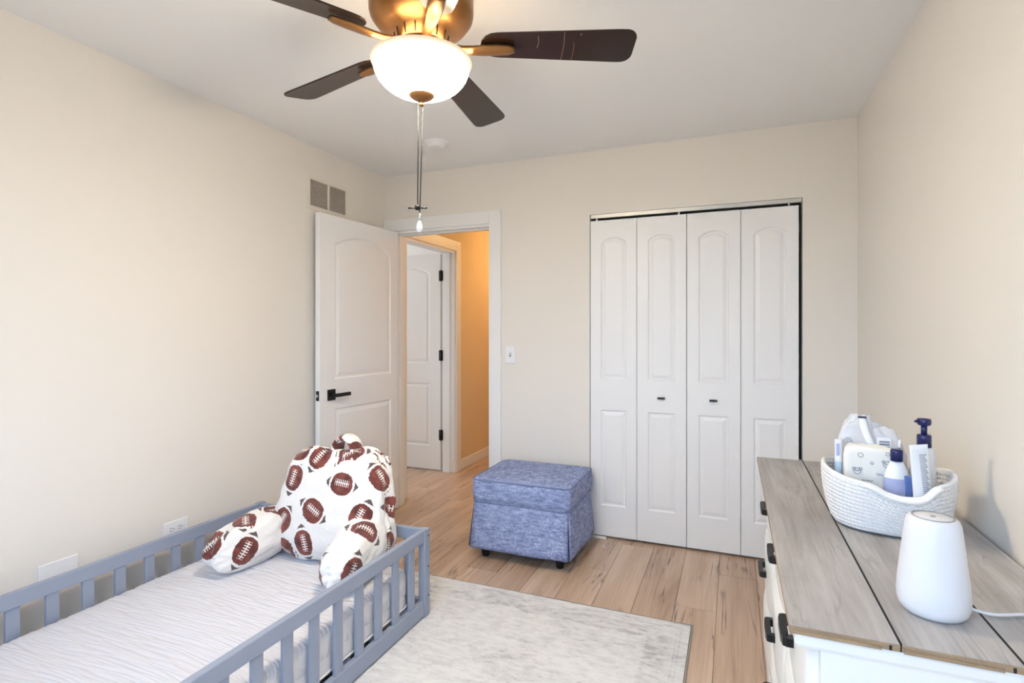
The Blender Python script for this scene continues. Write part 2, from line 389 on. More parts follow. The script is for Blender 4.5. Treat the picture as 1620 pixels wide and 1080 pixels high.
# ================================================================== THE SETTING
# floor: sub-floor slab with laminate planks running into the room and on into the hall
fl = MB().box(-5.2, RW + WT, FW - WT, 6.4, -0.06, -0.010).build('floor', 'floor_base', fixn=False)
tag(fl, 'brown laminate plank floor with dark grain cracks, running into the hall', 'floor', kind='structure')
PW, PL = 0.184, 1.215
plank_meshes = {}
def plank(x0, x1, y0, y1):
    g = 0.0006
    key = (round(x1 - x0, 3), round(y1 - y0, 3))
    cx, cy = (x0 + x1) / 2, (y0 + y1) / 2
    if key not in plank_meshes:
        hx_, hy_ = (x1 - x0) / 2 - g, (y1 - y0) / 2 - g; c = 0.0012
        mb = MB()
        vs = [(-hx_, -hy_, -0.0105), (hx_, -hy_, -0.0105), (hx_, hy_, -0.0105), (-hx_, hy_, -0.0105),
              (-hx_, -hy_, -c), (hx_, -hy_, -c), (hx_, hy_, -c), (-hx_, hy_, -c),
              (-hx_ + c, -hy_ + c, 0), (hx_ - c, -hy_ + c, 0), (hx_ - c, hy_ - c, 0), (-hx_ + c, hy_ - c, 0)]
        fs = [(0, 1, 5, 4), (1, 2, 6, 5), (2, 3, 7, 6), (3, 0, 4, 7), (4, 5, 9, 8), (5, 6, 10, 9), (6, 7, 11, 10), (7, 4, 8, 11), (8, 9, 10, 11)]
        mb.add(vs, fs); o = mb.build('plank', 'floor', fl, fixn=False); plank_meshes[key] = o.data
    else:
        o = bpy.data.objects.new('plank', plank_meshes[key]); COL.objects.link(o); o.parent = fl
    o.location = (cx, cy, 0)
xk = RW + 0.05; row = 0
while xk > -4.0:
    x1 = xk; x0 = xk - PW
    ymin = FW if x1 > LW - 0.1 else 3.40
    ymax = 4.10 if x0 > -1.1 else 6.2
    yk = ymin - (0.0, 0.41, 0.83, 0.22, 0.64, 1.02)[row % 6]
    while yk < ymax:
        a, b_ = max(yk, ymin), min(yk + PL, ymax)
        if b_ - a > 0.08: plank(x0, x1, a, b_)
        yk += PL
    xk -= PW; row += 1

tag(MB().box(LW - WT, RW + WT, FW - WT, BW + WT, CH, CH + 0.1).build('ceiling', 'ceil', fixn=False), 'white painted bedroom ceiling above the fan', 'ceiling', kind='structure')
tag(MB().box(LW - WT, LW, FW - WT, BW + 0.0, 0, CH).build('wall_left', 'wall', fixn=False), 'pale greige painted wall behind the toddler bed', 'wall', kind='structure')
tag(MB().box(RW, RW + WT, FW - WT, BW + WT + 0.7, 0, CH).build('wall_right', 'wall', fixn=False), 'pale greige painted wall beside the dresser', 'wall', kind='structure')
# back wall with door and closet openings
DX0, DX1, DZ = -2.318, -1.528, 2.032          # rough door opening
CX0, CX1, CZ = -0.842, 0.355, 2.036           # closet opening
mb = MB()
for a, b_, z0, z1 in ((LW - WT, DX0, 0, CH), (DX0, DX1, DZ, CH), (DX1, CX0, 0, CH), (CX0, CX1, CZ, CH), (CX1, RW, 0, CH)):
    mb.box(a, b_, BW, BW + WT, z0, z1)
tag(mb.build('wall_back', 'wall', fixn=False), 'pale wall holding the open doorway and the bifold closet', 'wall', kind='structure')
# front wall (behind the camera) with the window
WX0, WX1, WZ0, WZ1 = -1.52, 0.12, 0.82, 2.16
mb = MB()
for a, b_, z0, z1 in ((LW - WT, WX0, 0, CH), (WX0, WX1, 0, WZ0), (WX0, WX1, WZ1, CH), (WX1, RW + WT, 0, CH)):
    mb.box(a, b_, FW - WT, FW, z0, z1)
tag(mb.build('wall_front', 'wall', fixn=False), 'wall with the window, opposite the closet', 'wall', kind='structure')
wn = tag(empty('window_1', (0, 0, 0)), 'white framed double window letting daylight onto the bed', 'window', kind='structure')
mb = MB(); f_ = 0.05
mb.box(WX0, WX0 + f_, FW - 0.09, FW - 0.03, WZ0, WZ1).box(WX1 - f_, WX1, FW - 0.09, FW - 0.03, WZ0, WZ1)
mb.box(WX0 + f_, WX1 - f_, FW - 0.09, FW - 0.03, WZ0, WZ0 + f_).box(WX0 + f_, WX1 - f_, FW - 0.09, FW - 0.03, WZ1 - f_, WZ1)
mb.build('window_frame', 'trim', wn, fixn=False)
xm = (WX0 + WX1) / 2
bx('mullion', 'trim', wn, xm - 0.03, xm + 0.03, FW - 0.085, FW - 0.035, WZ0 + f_, WZ1 - f_)
for a, b_ in ((WX0 + f_, xm - 0.03), (xm + 0.03, WX1 - f_)):
    bx('pane', 'glass', wn, a, b_, FW - 0.064, FW - 0.058, WZ0 + f_, WZ1 - f_)
bx('window_sill', 'trim', wn, WX0 - 0.05, WX1 + 0.05, FW - 0.03, FW + 0.05, WZ0 - 0.03, WZ0, 0.004)
# closet interior
mb = MB()
mb.box(CX0 - 0.35, CX0 - 0.25, BW + WT, BW + 0.75, 0, CH).box(CX0 - 0.35, RW, BW + 0.70, BW + 0.80, 0, CH).box(CX0 - 0.25, RW, BW + WT, BW + 0.70, CH, CH + 0.1)
tag(mb.build('wall_closet', 'wall', fixn=False), 'inside walls of the closet behind the bifold doors', 'wall', kind='structure')
# hall
HX = -2.37
H2Y0, H2Y1, H2Z = 3.60, 4.42, 2.036
mb = MB()
mb.box(HX - WT, HX, BW + WT, H2Y0, 0, CH).box(HX - WT, HX, H2Y0, H2Y1, H2Z, CH).box(HX - WT, HX, H2Y1, 6.3, 0, CH)
tag(mb.build('wall_hall_left', 'hall_wall', fixn=False), 'warm tan lit hall wall seen through the open doorway', 'wall', kind='structure')
tag(MB().box(-1.30, CX0 - 0.35, BW + WT, 6.3, 0, CH).build('wall_hall_right', 'hall_wall', fixn=False), 'hall wall on the closet side, mostly out of sight', 'wall', kind='structure')
tag(MB().box(HX - WT, -1.3, 6.2, 6.3, 0, CH).build('wall_hall_end', 'hall_wall', fixn=False), 'far end wall of the warm lit hall', 'wall', kind='structure')
tag(MB().box(-5.2, CX0 - 0.35, BW + WT, 6.3, CH, CH + 0.1).build('ceiling_hall', 'ceil', fixn=False), 'hall and far room ceiling beyond the doorway', 'ceiling', kind='structure')
mb = MB().box(-5.2, -5.1, 3.0, 6.3, 0, CH).box(-5.1, HX - WT, 5.2, 5.3, 0, CH).box(-5.1, LW - WT, 3.2, 3.3, 0, CH)
mb.box(-5.1, LW - WT, 3.2, BW + WT + .02, CH, CH + 0.1)
tag(mb.build('wall_far_room', 'wall', fixn=False), 'grey shaded wall of the room across the hall', 'wall', kind='structure')

# ---- trims
t1 = tag(empty('trim_1'), 'white flat casing and jamb around the open bedroom doorway', 'trim', kind='structure')
bx('casing', 'trim', t1, -1.539, -1.452, BW - 0.016, BW, 0, 2.118, 0.002)
bx('casing', 'trim', t1, LW + 0.002, -2.312, BW - 0.016, BW, 0, 2.032, 0.002)
bx('head_casing', 'trim', t1, LW + 0.002, -1.539, BW - 0.016, BW, 2.032, 2.118, 0.002)
bx('jamb', 'trim', t1, -2.318, -2.300, BW, BW + WT, 0, 2.014)
bx('jamb', 'trim', t1, -1.546, -1.528, BW, BW + WT, 0, 2.014)
bx('head_jamb', 'trim', t1, -2.318, -1.528, BW, BW + WT, 2.014, 2.032)
bx('door_stop', 'trim', t1, -2.300, -1.546, BW + 0.045, BW + 0.08, 2.003, 2.014)
bx('door_stop', 'trim', t1, -2.300, -2.288, BW + 0.045, BW + 0.08, 0, 2.003)
t2 = tag(empty('trim_2'), 'white casing and jamb around the far hall doorway, tan in lamplight', 'trim', kind='structure')
bx('casing', 'trim', t2, HX, HX + 0.016, H2Y1 - 0.0, H2Y1 + 0.09, 0, H2Z + 0.09, 0.002)
bx('head_casing', 'trim', t2, HX, HX + 0.016, H2Y0 - 0.09, H2Y1, H2Z, H2Z + 0.09, 0.002)
bx('casing', 'trim', t2, HX, HX + 0.016, H2Y0 - 0.09, H2Y0, 0, H2Z, 0.002)
bx('jamb', 'trim', t2, HX - WT, HX + 0.004, H2Y1 - 0.018, H2Y1, 0, H2Z - 0.018)
bx('head_jamb', 'trim', t2, HX - WT, HX + 0.004, H2Y0, H2Y1, H2Z - 0.018, H2Z)
bx('door_stop', 'trim', t2, HX - 0.075, HX - 0.04, H2Y1 - 0.030, H2Y1 - 0.018, 0, H2Z - 0.018)
t3 = tag(empty('trim_3'), 'metal sliding track across the top of the closet opening', 'trim', kind='structure')
bx('track', 'aluminium', t3, CX0 + 0.004, CX1 - 0.004, BW + 0.006, BW + 0.034, 2.012, CZ - 0.001)
bx('track_pin', 'aluminium', t3, 0.285, 0.293, BW + 0.016, BW + 0.024, 1.990, 2.012)
bx('track_pin', 'aluminium', t3, -0.305, -0.297, BW + 0.016, BW + 0.024, 1.990, 2.012)
bx('track_pin', 'aluminium', t3, -0.805, -0.797, BW + 0.016, BW + 0.024, 1.990, 2.012)
def baseboard(name, label, x0, x1, y0, y1):
    o = bx(name, 'trim', None, x0, x1, y0, y1, 0, 0.095, 0.004)
    tag(o, label, 'baseboard', kind='structure')
baseboard('baseboard_left', 'white baseboard low on the wall behind the bed', LW, LW + 0.013, FW, BW - 0.016)
baseboard('baseboard_right', 'white baseboard behind the dresser', RW - 0.010, RW, FW, BW)
baseboard('baseboard_back', 'white baseboard between the doorway and the closet, behind the ottoman', -1.452, CX0, BW - 0.013, BW)
baseboard('baseboard_closet', 'short white baseboard between the closet and the corner', CX1, RW - 0.010, BW - 0.013, BW)
baseboard('baseboard_hall', 'white baseboard along the tan hall wall', HX, HX + 0.013, H2Y1 + 0.09, 6.2)

# ---- moulded panel doors
def arch_outline(x0, x1, z0, z1, rise, d, n=14):
    """closed outline (bottom-left, bottom-right, then arch right to left) inset by d; rise 0 = rectangle"""
    x0 += d; x1 -= d; z0 += d
    pts = [(x0, z0), (x1, z0)]
    if rise <= 0:
        z1 -= d
        k = n
        for i in range(k + 1): pts.append((x1 + (x0 - x1) * i / k, z1))
        return pts
    hw = (x1 - x0) / 2 + d; R = (hw * hw + rise * rise) / (2 * rise); zc = z1 - R; Ri = R - d
    for i in range(n + 1):
        x = x1 + (x0 - x1) * i / n; xm_ = (x0 + x1) / 2
        pts.append((x, zc + math.sqrt(Ri * Ri - (x - xm_) ** 2)))
    return pts
def leaf(parent, name, w_, h_, t, panels, both=False):
    """local x 0..w, z 0..h, moulded face at y=0 looking to -y. panels: (x0,x1,z0,z1,rise) bottom first"""
    mb = MB(); N = 14
    x0, x1 = panels[0][0], panels[0][1]
    def q(a, b_, c, d): mb.add([(a[0], 0, a[1]), (b_[0], 0, b_[1]), (c[0], 0, c[1]), (d[0], 0, d[1])], [(0, 1, 2, 3)])
    q((0, 0), (x0, 0), (x0, h_), (0, h_)); q((x1, 0), (w_, 0), (w_, h_), (x1, h_))
    zprev = 0; prev_rise = None
    for (a, b_, z0, z1, rise) in panels:
        if prev_rise is None: q((x0, 0), (x1, 0), (x1, z0), (x0, z0))
        else: q((x0, zprev), (x1, zprev), (x1, z0), (x0, z0))
        zprev = z1; prev_rise = rise
    top = arch_outline(*panels[-1], 0)[2:]
    for i in range(len(top) - 1):
        a, b_ = top[i], top[i + 1]; q((b_[0], b_[1]), (a[0], a[1]), (a[0], h_), (b_[0], h_))
    # edges and back
    mb.add([(0, 0, 0), (w_, 0, 0), (w_, t, 0), (0, t, 0), (0, 0, h_), (w_, 0, h_), (w_, t, h_), (0, t, h_)],
           [(0, 3, 2, 1), (4, 5, 6, 7), (1, 2, 6, 5), (2, 3, 7, 6), (3, 0, 4, 7)])
    o = mb.build(name, 'door', parent, fixn=False)
    for p in panels:
        pm = MB()
        prof = [(0.0, 0.0), (0.004, 0.0045), (0.010, 0.0075), (0.018, 0.0075), (0.021, 0.006), (0.040, 0.0015), (0.044, 0.0015)]
        if (p[1] - p[0]) < 0.25: prof = [(0.0, 0.0), (0.003, 0.004), (0.008, 0.0068), (0.014, 0.0068), (0.017, 0.0055), (0.032, 0.0015), (0.035, 0.0015)]
        rings = [[(x, dd, z) for x, z in arch_outline(*p, ins)] for ins, dd in prof]
        n_ = len(rings[0])
        vs = [v_ for r_ in rings for v_ in r_]; fs = []
        for k in range(len(rings) - 1):
            for i in range(n_): fs.append((k * n_ + i, k * n_ + (i + 1) % n_, (k + 1) * n_ + (i + 1) % n_, (k + 1) * n_ + i))
        fs.append(tuple((len(rings) - 1) * n_ + i for i in range(n_)))
        pm.add(vs, fs)
        pm.build('panel', 'door', o, fixn=False)
    return o
# bedroom door, swung open against the left wall: local x runs from the latch edge to the hinges
d1 = tag(empty('door_1', (-2.319, 2.600, 0.012), math.radians(86.4)), 'white two panel bedroom door standing open, black lever handle', 'door', kind='structure')
DW = 0.757
lf = leaf(d1, 'door_leaf', DW, 2.008, 0.036, [(0.125, 0.675, 0.215, 0.800, 0), (0.125, 0.675, 0.985, 1.905, 0.072)])
hd = MB().box(0.060, 0.122, -0.010, 0, 0.857, 0.925).build('handle_rosette', 'black', d1, 0.002, fixn=False)
hl = MB().box(0.080, 0.100, -0.052, -0.010, 0.881, 0.901).box(0.080, 0.205, -0.060, -0.046, 0.880, 0.902).build('lever', 'black', hd, 0.002, fixn=False)
lp = MB().box(-0.0015, 0.0, 0.006, 0.030, 0.862, 0.922).build('latch_plate', 'black', d1, fixn=False)
MB().box(-0.010, -0.0015, 0.012, 0.024, 0.884, 0.900).build('latch_bolt', 'aluminium', lp, 0.002, fixn=False)
for z in (0.25, 1.0, 1.75): MB().tube([(DW + 0.004, 0.040, z - 0.045), (DW + 0.004, 0.040, z + 0.045)], 0.007).build('hinge', 'black', d1)
d2 = tag(empty('door_2', (-3.275, 4.400, 0.012)), 'white two panel door across the hall with three black hinges', 'door', kind='structure')
leaf(d2, 'door_leaf', 0.762, 2.008, 0.036, [(0.115, 0.647, 0.215, 0.800, 0), (0.115, 0.647, 0.985, 1.905, 0.072)])
for z in (0.325, 1.062, 1.800):
    mb = MB().box(0.748, 0.790, -0.003, 0.0, z - 0.048, z + 0.048)
    mb.tube([(0.770, -0.007, z - 0.05), (0.770, -0.007, z + 0.05)], 0.008)
    mb.build('hinge', 'black', d2)
# closet bifold doors, two pairs of leaves
LFH = 1.981
def bifold(name, x0, label, knob_leaf, xw):
    d_ = tag(empty(name, (x0, BW + 0.004, 0.014)), label, 'door', kind='structure')
    for k in range(2):
        sub = leaf(d_, 'leaf', xw - 0.003, LFH, 0.032, [(0.066, xw - 0.066, 0.190, 0.790, 0), (0.066, xw - 0.066, 0.985, 1.872, 0.035)])
        sub.location = (k * xw, 0, 0)
        if k == knob_leaf:
            kx = xw / 2
            kb = MB().box(kx - 0.022, kx + 0.022, -0.026, -0.016, 0.874, 0.886).box(kx - 0.006, kx + 0.006, -0.016, 0.0, 0.875, 0.885)
            kb.build('pull', 'black', sub, 0.002, fixn=False)
    return d_
bifold('door_3', -0.838, 'bifold closet door pair nearer the ottoman, small black pull', 1, 0.2915)
bifold('door_4', -0.254, 'bifold closet door pair nearer the dresser, small black pull', 0, 0.2965)

# ================================================================== CEILING FAN
FX, FY, FZ = -0.909, 1.474, 2.190
fan = tag(empty('ceiling_fan', (FX, FY, CH)), 'bronze five blade ceiling fan with glowing bowl light and pull chains', 'ceiling fan')
def Z(z): return z - CH
motor = MB().lathe([(0.079, Z(2.196)), (0.084, Z(2.232)), (0.112, Z(2.246)), (0.143, Z(2.262)), (0.160, Z(2.285)), (0.163, Z(2.300)), (0.163, Z(2.395)), (0.150, Z(2.405)), (0.150, Z(2.4399))], n=56, cap0=True, cap1=True).build('motor_housing', 'bronze', fan)
for k in range(15):
    a = 2 * PI * k / 15
    c_, s_ = math.cos(a), math.sin(a)
    MB().tube([(c_ * 0.0805, s_ * 0.0805, Z(2.200)), (c_ * 0.0855, s_ * 0.0855, Z(2.229))], 0.0016, 5).build('vent_slot', 'dark', motor)
sw = MB().lathe([(0.074, Z(2.146)), (0.080, Z(2.152)), (0.082, Z(2.176)), (0.076, Z(2.184)), (0.070, Z(2.196))], n=40, cap0=True, cap1=True).build('switch_housing', 'bronze', fan)
for k in range(14):
    a = 2 * PI * k / 14
    MB().lathe([(0.0, Z(2.1775)), (0.004, Z(2.178)), (0.004, Z(2.182)), (0.0, Z(2.184))], 0.077 * math.cos(a), 0.077 * math.sin(a), 8).build('screw', 'aluminium', sw)
# glass bowl (thin shell: outside then inside)
bp_ = []
for k in range(15):
    a = PI / 2 * k / 14
    bp_.append((0.150 * math.sin(a) ** 0.92 if k else 0.0, Z(2.036) + 0.100 * (1 - math.cos(a))))
outer = bp_ + [(0.157, Z(2.139)), (0.1585, Z(2.143)), (0.157, Z(2.147)), (0.152, Z(2.147))]
inner = [(max(r_ - 0.005, 0.0), z_ + 0.004) for r_, z_ in reversed(bp_)]
gb = MB().lathe(outer, n=56).build('glass_bowl', 'bowl', fan)
MB().lathe(list(reversed(inner)), n=56).build('inner_glass', 'bowl_inner', gb, fixn=False)
fin = MB().lathe([(0.0, Z(2.006)), (0.006, Z(2.007)), (0.007, Z(2.013)), (0.005, Z(2.017)), (0.012, Z(2.021)), (0.030, Z(2.030)), (0.041, Z(2.0385)), (0.042, Z(2.043)), (0.030, Z(2.045))], n=28).build('finial', 'bronze', fan)
# blades and their irons; clockwise edge pitched upward
def blade_outline():
    r0, r1 = 0.185, 0.672; w0, w1 = 0.052, 0.069; pts = []
    n = 8
    for k in range(n + 1):                      # root, rounded (from +side to -side through the inner end)
        a = PI / 2 + PI * k / n; pts.append((r0 + 0.055 + 0.055 * math.cos(a), w0 * math.sin(a)))
    pts.append((r1 - 0.06, -w1))
    for cx, cy, a0 in ((r1 - 0.035, -w1 + 0.035, -90), (r1 - 0.035, w1 - 0.035, 0)):
        for k in range(7):
            a = math.radians(a0 + 90 * k / 6); pts.append((cx + 0.035 * math.cos(a), cy + 0.035 * math.sin(a)))
    pts.append((r1 - 0.06, w1))
    return pts
BO = blade_outline()
for k in range(5):
    ang = math.radians(23.0 + 72 * k)
    mt = Matrix.Rotation(ang, 4, 'Z') @ Matrix.Translation((0, 0, Z(FZ + 0.008))) @ Matrix.Rotation(math.radians(-12.5), 4, 'X')
    bl = MB().prism(BO, 0.0, 0.006).build('blade', 'blade', fan, 0.0015)
    bl.matrix_local = mt
    if k == 0:
        for (rx, w_s, y0_, y1_) in ((0.365, 0.0030, -0.045, 0.006), (0.445, 0.0024, -0.060, 0.058), (0.478, 0.0016, -0.020, 0.060), (0.300, 0.0022, 0.000, 0.004), (0.495, 0.0020, -0.056, -0.048)):
            pts = [(rx + 0.003 * math.sin(q_ * 0.55), y0_ + (y1_ - y0_) * q_ / 6, -0.0003) for q_ in range(7)]
            MB().tube(pts, w_s * 0.5, 5).build('scuff_mark', 'scuff', bl)
    # iron: arm from the hub dropping slightly then a rounded pad under the blade root
    mi = MB()
    secs = [(0.060, 0.014, 0.000, 0.010), (0.095, 0.015, -0.006, 0.010), (0.130, 0.016, -0.012, 0.010), (0.165, 0.019, -0.013, 0.009), (0.195, 0.023, -0.012, 0.008), (0.235, 0.024, -0.011, 0.0095), (0.275, 0.020, -0.010, 0.009), (0.292, 0.012, -0.008, 0.008)]
    ring = []
    for (r_, hw, z_, th) in secs:
        ring.append([(r_, -hw, z_ + th), (r_, -hw * 0.8, z_ - 0.001), (r_, 0, z_ - 0.003), (r_, hw * 0.8, z_ - 0.001), (r_, hw, z_ + th), (r_, 0, z_ + th)])
    mi.grid(lambda i, j: ring[j][i], 6, len(ring), closed_u=True)
    o_ = len(mi.v) - 6 * len(ring)
    mi.f.append(tuple(range(6))); mi.f.append(tuple(len(mi.v) - 6 + i for i in range(6))); mi.sm += [False, False]
    ir = mi.build('blade_iron', 'bronze', fan)
    ir.matrix_local = Matrix.Rotation(ang, 4, 'Z') @ Matrix.Translation((0, 0, Z(FZ))) @ Matrix.Rotation(math.radians(-9.0), 4, 'X')
# pull chains
def bead_chain(p0, p1, name):
    mb = MB(); P0, P1 = Vector(p0), Vector(p1); L = (P1 - P0).length; n = int(L / 0.0052)
    for k in range(n + 1):
        p = P0.lerp(P1, k / n); r_ = 0.0025
        mb.add([(p.x + r_, p.y, p.z), (p.x - r_, p.y, p.z), (p.x, p.y + r_, p.z), (p.x, p.y - r_, p.z), (p.x, p.y, p.z + r_), (p.x, p.y, p.z - r_)],
               [(0, 2, 4), (2, 1, 4), (1, 3, 4), (3, 0, 4), (2, 0, 5), (1, 2, 5), (3, 1, 5), (0, 3, 5)], True)
    mb.tube([p0, p1], 0.0017, 5)
    return mb.build(name, 'chain', fan)
ch1 = bead_chain((-0.008, -0.006, Z(2.040)), (-0.010, -0.008, Z(1.690)), 'pull_chain')
ch2 = bead_chain((0.0035, 0.0015, Z(2.008)), (-0.006, -0.003, Z(1.652)), 'pull_chain')
# miniature fan ornament on one chain, miniature light bulb on the other
mo = MB().lathe([(0.0, Z(1.678)), (0.007, Z(1.679)), (0.0085, Z(1.684)), (0.0085, Z(1.690)), (0.004, Z(1.694)), (0.0, Z(1.694))], -0.010, -0.008, 12)
for a in (20, 110, 200, 290):
    ca, sa = math.cos(math.radians(a)), math.sin(math.radians(a))
    mo.tube([(-0.010 + ca * 0.007, -0.008 + sa * 0.007, Z(1.685)), (-0.010 + ca * 0.03, -0.008 + sa * 0.03, Z(1.685))], [0.0022, 0.003], 6)
mo.build('fan_pull', 'black', ch1)
MB().tube([(-0.006, -0.003, Z(1.668)), (-0.006, -0.003, Z(1.645))], 0.0048, 10).build('bulb_socket', 'aluminium', ch2)
MB().lathe([(0.0, Z(1.608)), (0.005, Z(1.6095)), (0.0095, Z(1.615)), (0.0105, Z(1.622)), (0.008, Z(1.634)), (0.005, Z(1.644)), (0.004, Z(1.648))], -0.006, -0.003, 16).build('bulb_pull', 'bulb', ch2)

# smoke detector
sd = tag(empty('smoke_detector', (-1.662, 2.86, CH)), 'round white smoke detector on the ceiling beyond the fan', 'smoke detector')
MB().lathe([(0.0, -0.034), (0.040, -0.034), (0.052, -0.030), (0.058, -0.018), (0.060, -0.011)], n=36).build('cover', 'plate', sd)
MB().lathe([(0.060, -0.011), (0.068, -0.010), (0.070, 0.0)], n=36).build('mounting_ring', 'plate', sd)
MB().lathe([(0.0, -0.0365), (0.009, -0.036), (0.010, -0.034)], 0.02, -0.015, 12).build('test_button', 'plate', sd)

# air return vent on the left wall
av = tag(empty('air_vent', (LW, 2.762, 2.15)), 'louvred return air vent above the open bedroom door', 'vent')
hw, hh = 0.190, 0.105
fr = MB()
fr.box(0, 0.007, -hw, hw, hh - 0.024, hh).box(0, 0.007, -hw, hw, -hh, -hh + 0.024).box(0, 0.007, -hw, -hw + 0.026, -hh + 0.024, hh - 0.024).box(0, 0.007, hw - 0.026, hw, -hh + 0.024, hh - 0.024).box(0, 0.006, -0.008, 0.008, -hh + 0.024, hh - 0.024)
fr.build('frame', 'vent', av, fixn=False)
MB().box(0.0005, 0.0015, -hw + 0.026, hw - 0.026, -hh + 0.024, hh - 0.024).build('backing', 'ventdark', av, fixn=False)
sl0 = None
for side in (-1, 1):
    for k in range(16):
        z = -hh + 0.029 + k * (2 * hh - 0.058) / 15
        if sl0 is None:
            s_ = MB().add([(0.0018, -0.076, 0.0030), (0.0018, 0.076, 0.0030), (0.0058, 0.076, -0.0022), (0.0058, -0.076, -0.0022), (0.0018, -0.076, 0.0022), (0.0018, 0.076, 0.0022), (0.0054, 0.076, -0.0030), (0.0054, -0.076, -0.0030)],
                          [(0, 1, 2, 3), (7, 6, 5, 4), (3, 2, 6, 7), (1, 0, 4, 5), (0, 3, 7, 4), (2, 1, 5, 6)])
            o = s_.build('slat', 'vent', av); sl0 = o
        else:
            o = bpy.data.objects.new('slat', sl0.data); COL.objects.link(o); o.parent = av
        o.location = (0, side * 0.086, z)

# wall plates
def wall_plate(name, label, cat, loc, wdt, hgt):
    r_ = tag(empty(name, loc), label, cat)
    MB().box(0, 0.006, -wdt / 2, wdt / 2, -hgt / 2, hgt / 2).build('plate', 'plate', r_, 0.003, fixn=False)
    return r_
op = wall_plate('outlet', 'white double wall outlet mounted sideways above the bed rail', 'outlet', (LW, 1.738, 0.386), 0.122, 0.072)
for s_ in (-1, 1):
    rc = MB().prism([(s_ * 0.02 + 0.016 * math.cos(a * PI / 8), 0.015 * math.sin(a * PI / 8)) for a in range(16)], 0.006, 0.0075, 'x').build('receptacle', 'plate', op)
    for dz in (-0.006, 0.006): MB().box(0.0076, 0.0079, s_ * 0.02 - 0.009, s_ * 0.02 - 0.001, dz - 0.0012, dz + 0.0012).build('slot', 'dark', rc, fixn=False)
    MB().lathe([(0, 0), (0.0025, 0), (0.0025, 0.0004), (0, 0.0004)], n=8).build('ground_hole', 'dark', rc, loc=(0.0075, s_ * 0.02 + 0.007, 0), rot=(0, PI / 2, 0))
MB().lathe([(0, 0), (0.003, 0), (0.0025, 0.001), (0, 0.001)], n=10).build('screw', 'plate', op, loc=(0.006, 0, 0), rot=(0, PI / 2, 0))
bp2 = wall_plate('blank_wall_plate', 'plain white blank wall plate low on the wall by the bed', 'wall plate', (LW, 1.266, 0.383), 0.134, 0.076)
for s_ in (-1, 1):
    MB().lathe([(0, 0), (0.003, 0), (0.0025, 0.001), (0, 0.001)], n=10).build('screw', 'plate', bp2, loc=(0.006, s_ * 0.045, 0), rot=(0, PI / 2, 0))
sp_ = tag(empty('light_switch', (-1.386, BW, 1.140)), 'white toggle light switch beside the doorway casing', 'light switch')
MB().box(-0.036, 0.036, -0.006, 0, -0.058, 0.058).build('plate', 'plate', sp_, 0.003, fixn=False)
MB().box(-0.006, 0.006, -0.0075, -0.006, -0.013, 0.013).build('toggle_slot', 'printgrey', sp_, fixn=False)
MB().add([(-0.004, -0.006, -0.004), (0.004, -0.006, -0.004), (0.004, -0.006, 0.008), (-0.004, -0.006, 0.008), (-0.003, -0.017, 0.006), (0.003, -0.017, 0.006), (0.003, -0.017, 0.011), (-0.003, -0.017, 0.011)],
         [(0, 1, 5, 4), (1, 2, 6, 5), (2, 3, 7, 6), (3, 0, 4, 7), (4, 5, 6, 7)]).build('toggle', 'plate', sp_)

# hall ceiling lamp (the warm light in the hall)
hl_ = tag(empty('hall_lamp', (-1.62, 5.3, CH)), 'warm flush ceiling lamp lighting the hall', 'lamp')
MB().lathe([(0.0, -0.085), (0.05, -0.080), (0.10, -0.060), (0.125, -0.030), (0.13, -0.012)], n=32).build('glass_dome', 'hall_lamp', hl_)
MB().lathe([(0.13, -0.012), (0.14, -0.010), (0.14, 0.0)], n=32).build('base_ring', 'bronze', hl_)

# ================================================================== RUG
rcx, rcy = (RUGX0 + RUGX1) / 2, (RUGY0 + RUGY1) / 2
rug = tag(empty('area_rug', (rcx, rcy, 0)), 'pale grey distressed area rug reaching under the bed', 'rug')
RT = 0.008
def rugz(x, y): return RT + 0.0012 * noise.noise((x * 2.3, y * 2.1, 1.7))
mb = MB(); nu, nv = 60, 64
mb.grid(lambda i, j: (-hx + 0.006 + (2 * hx - 0.012) * i / (nu - 1), -hy + 0.006 + (2 * hy - 0.012) * j / (nv - 1), rugz(i * .036, j * .036)), nu, nv)
mb.build('pile', 'rug', rug, fixn=False)
mb = MB()
mb.tube([(-hx, -hy, 0.0045), (hx, -hy, 0.0045), (hx, hy, 0.0045), (-hx, hy, 0.0045), (-hx, -hy, 0.0045)], 0.0045, 8)
mb.build('binding', 'rugedge', rug)

# ================================================================== FLOOR BED
BZ = 0.010                                     # stands on the rug
BX0, BX1, BY0, BY1 = -2.312, -1.283, 0.13, 2.152
bed = tag(empty('toddler_floor_bed', ((BX0 + BX1) / 2, (BY0 + BY1) / 2, 0)), 'blue grey wooden toddler floor bed with slatted rails all round', 'bed')
ox, oy = bed.location.x, bed.location.y
def bb(name, x0, x1, y0, y1, z0, z1, bev=0.003, mat='bedblue', parent=None):
    o = bx(name, mat, parent or bed, x0, x1, y0, y1, z0, z1, bev); o.location.x -= ox; o.location.y -= oy; return o
for x0, x1 in ((BX0, BX0 + 0.034), (BX1 - 0.034, BX1)):
    for y0, y1 in ((BY0, BY0 + 0.045), (BY1 - 0.045, BY1)):
        ps = bb('post', x0, x1, y0, y1, BZ, 0.402)
        if x1 == BX1 and y1 == BY1:
            for z in (0.10, 0.23, 0.37):
                bo = MB().lathe([(0.004, 0), (0.004, 0.0012), (0, 0.0012)], n=10).build('bolt', 'chain', ps, rot=(0, PI / 2, 0))
                bo.location = (0.0171, 0.008, z - (BZ + 0.402) / 2)
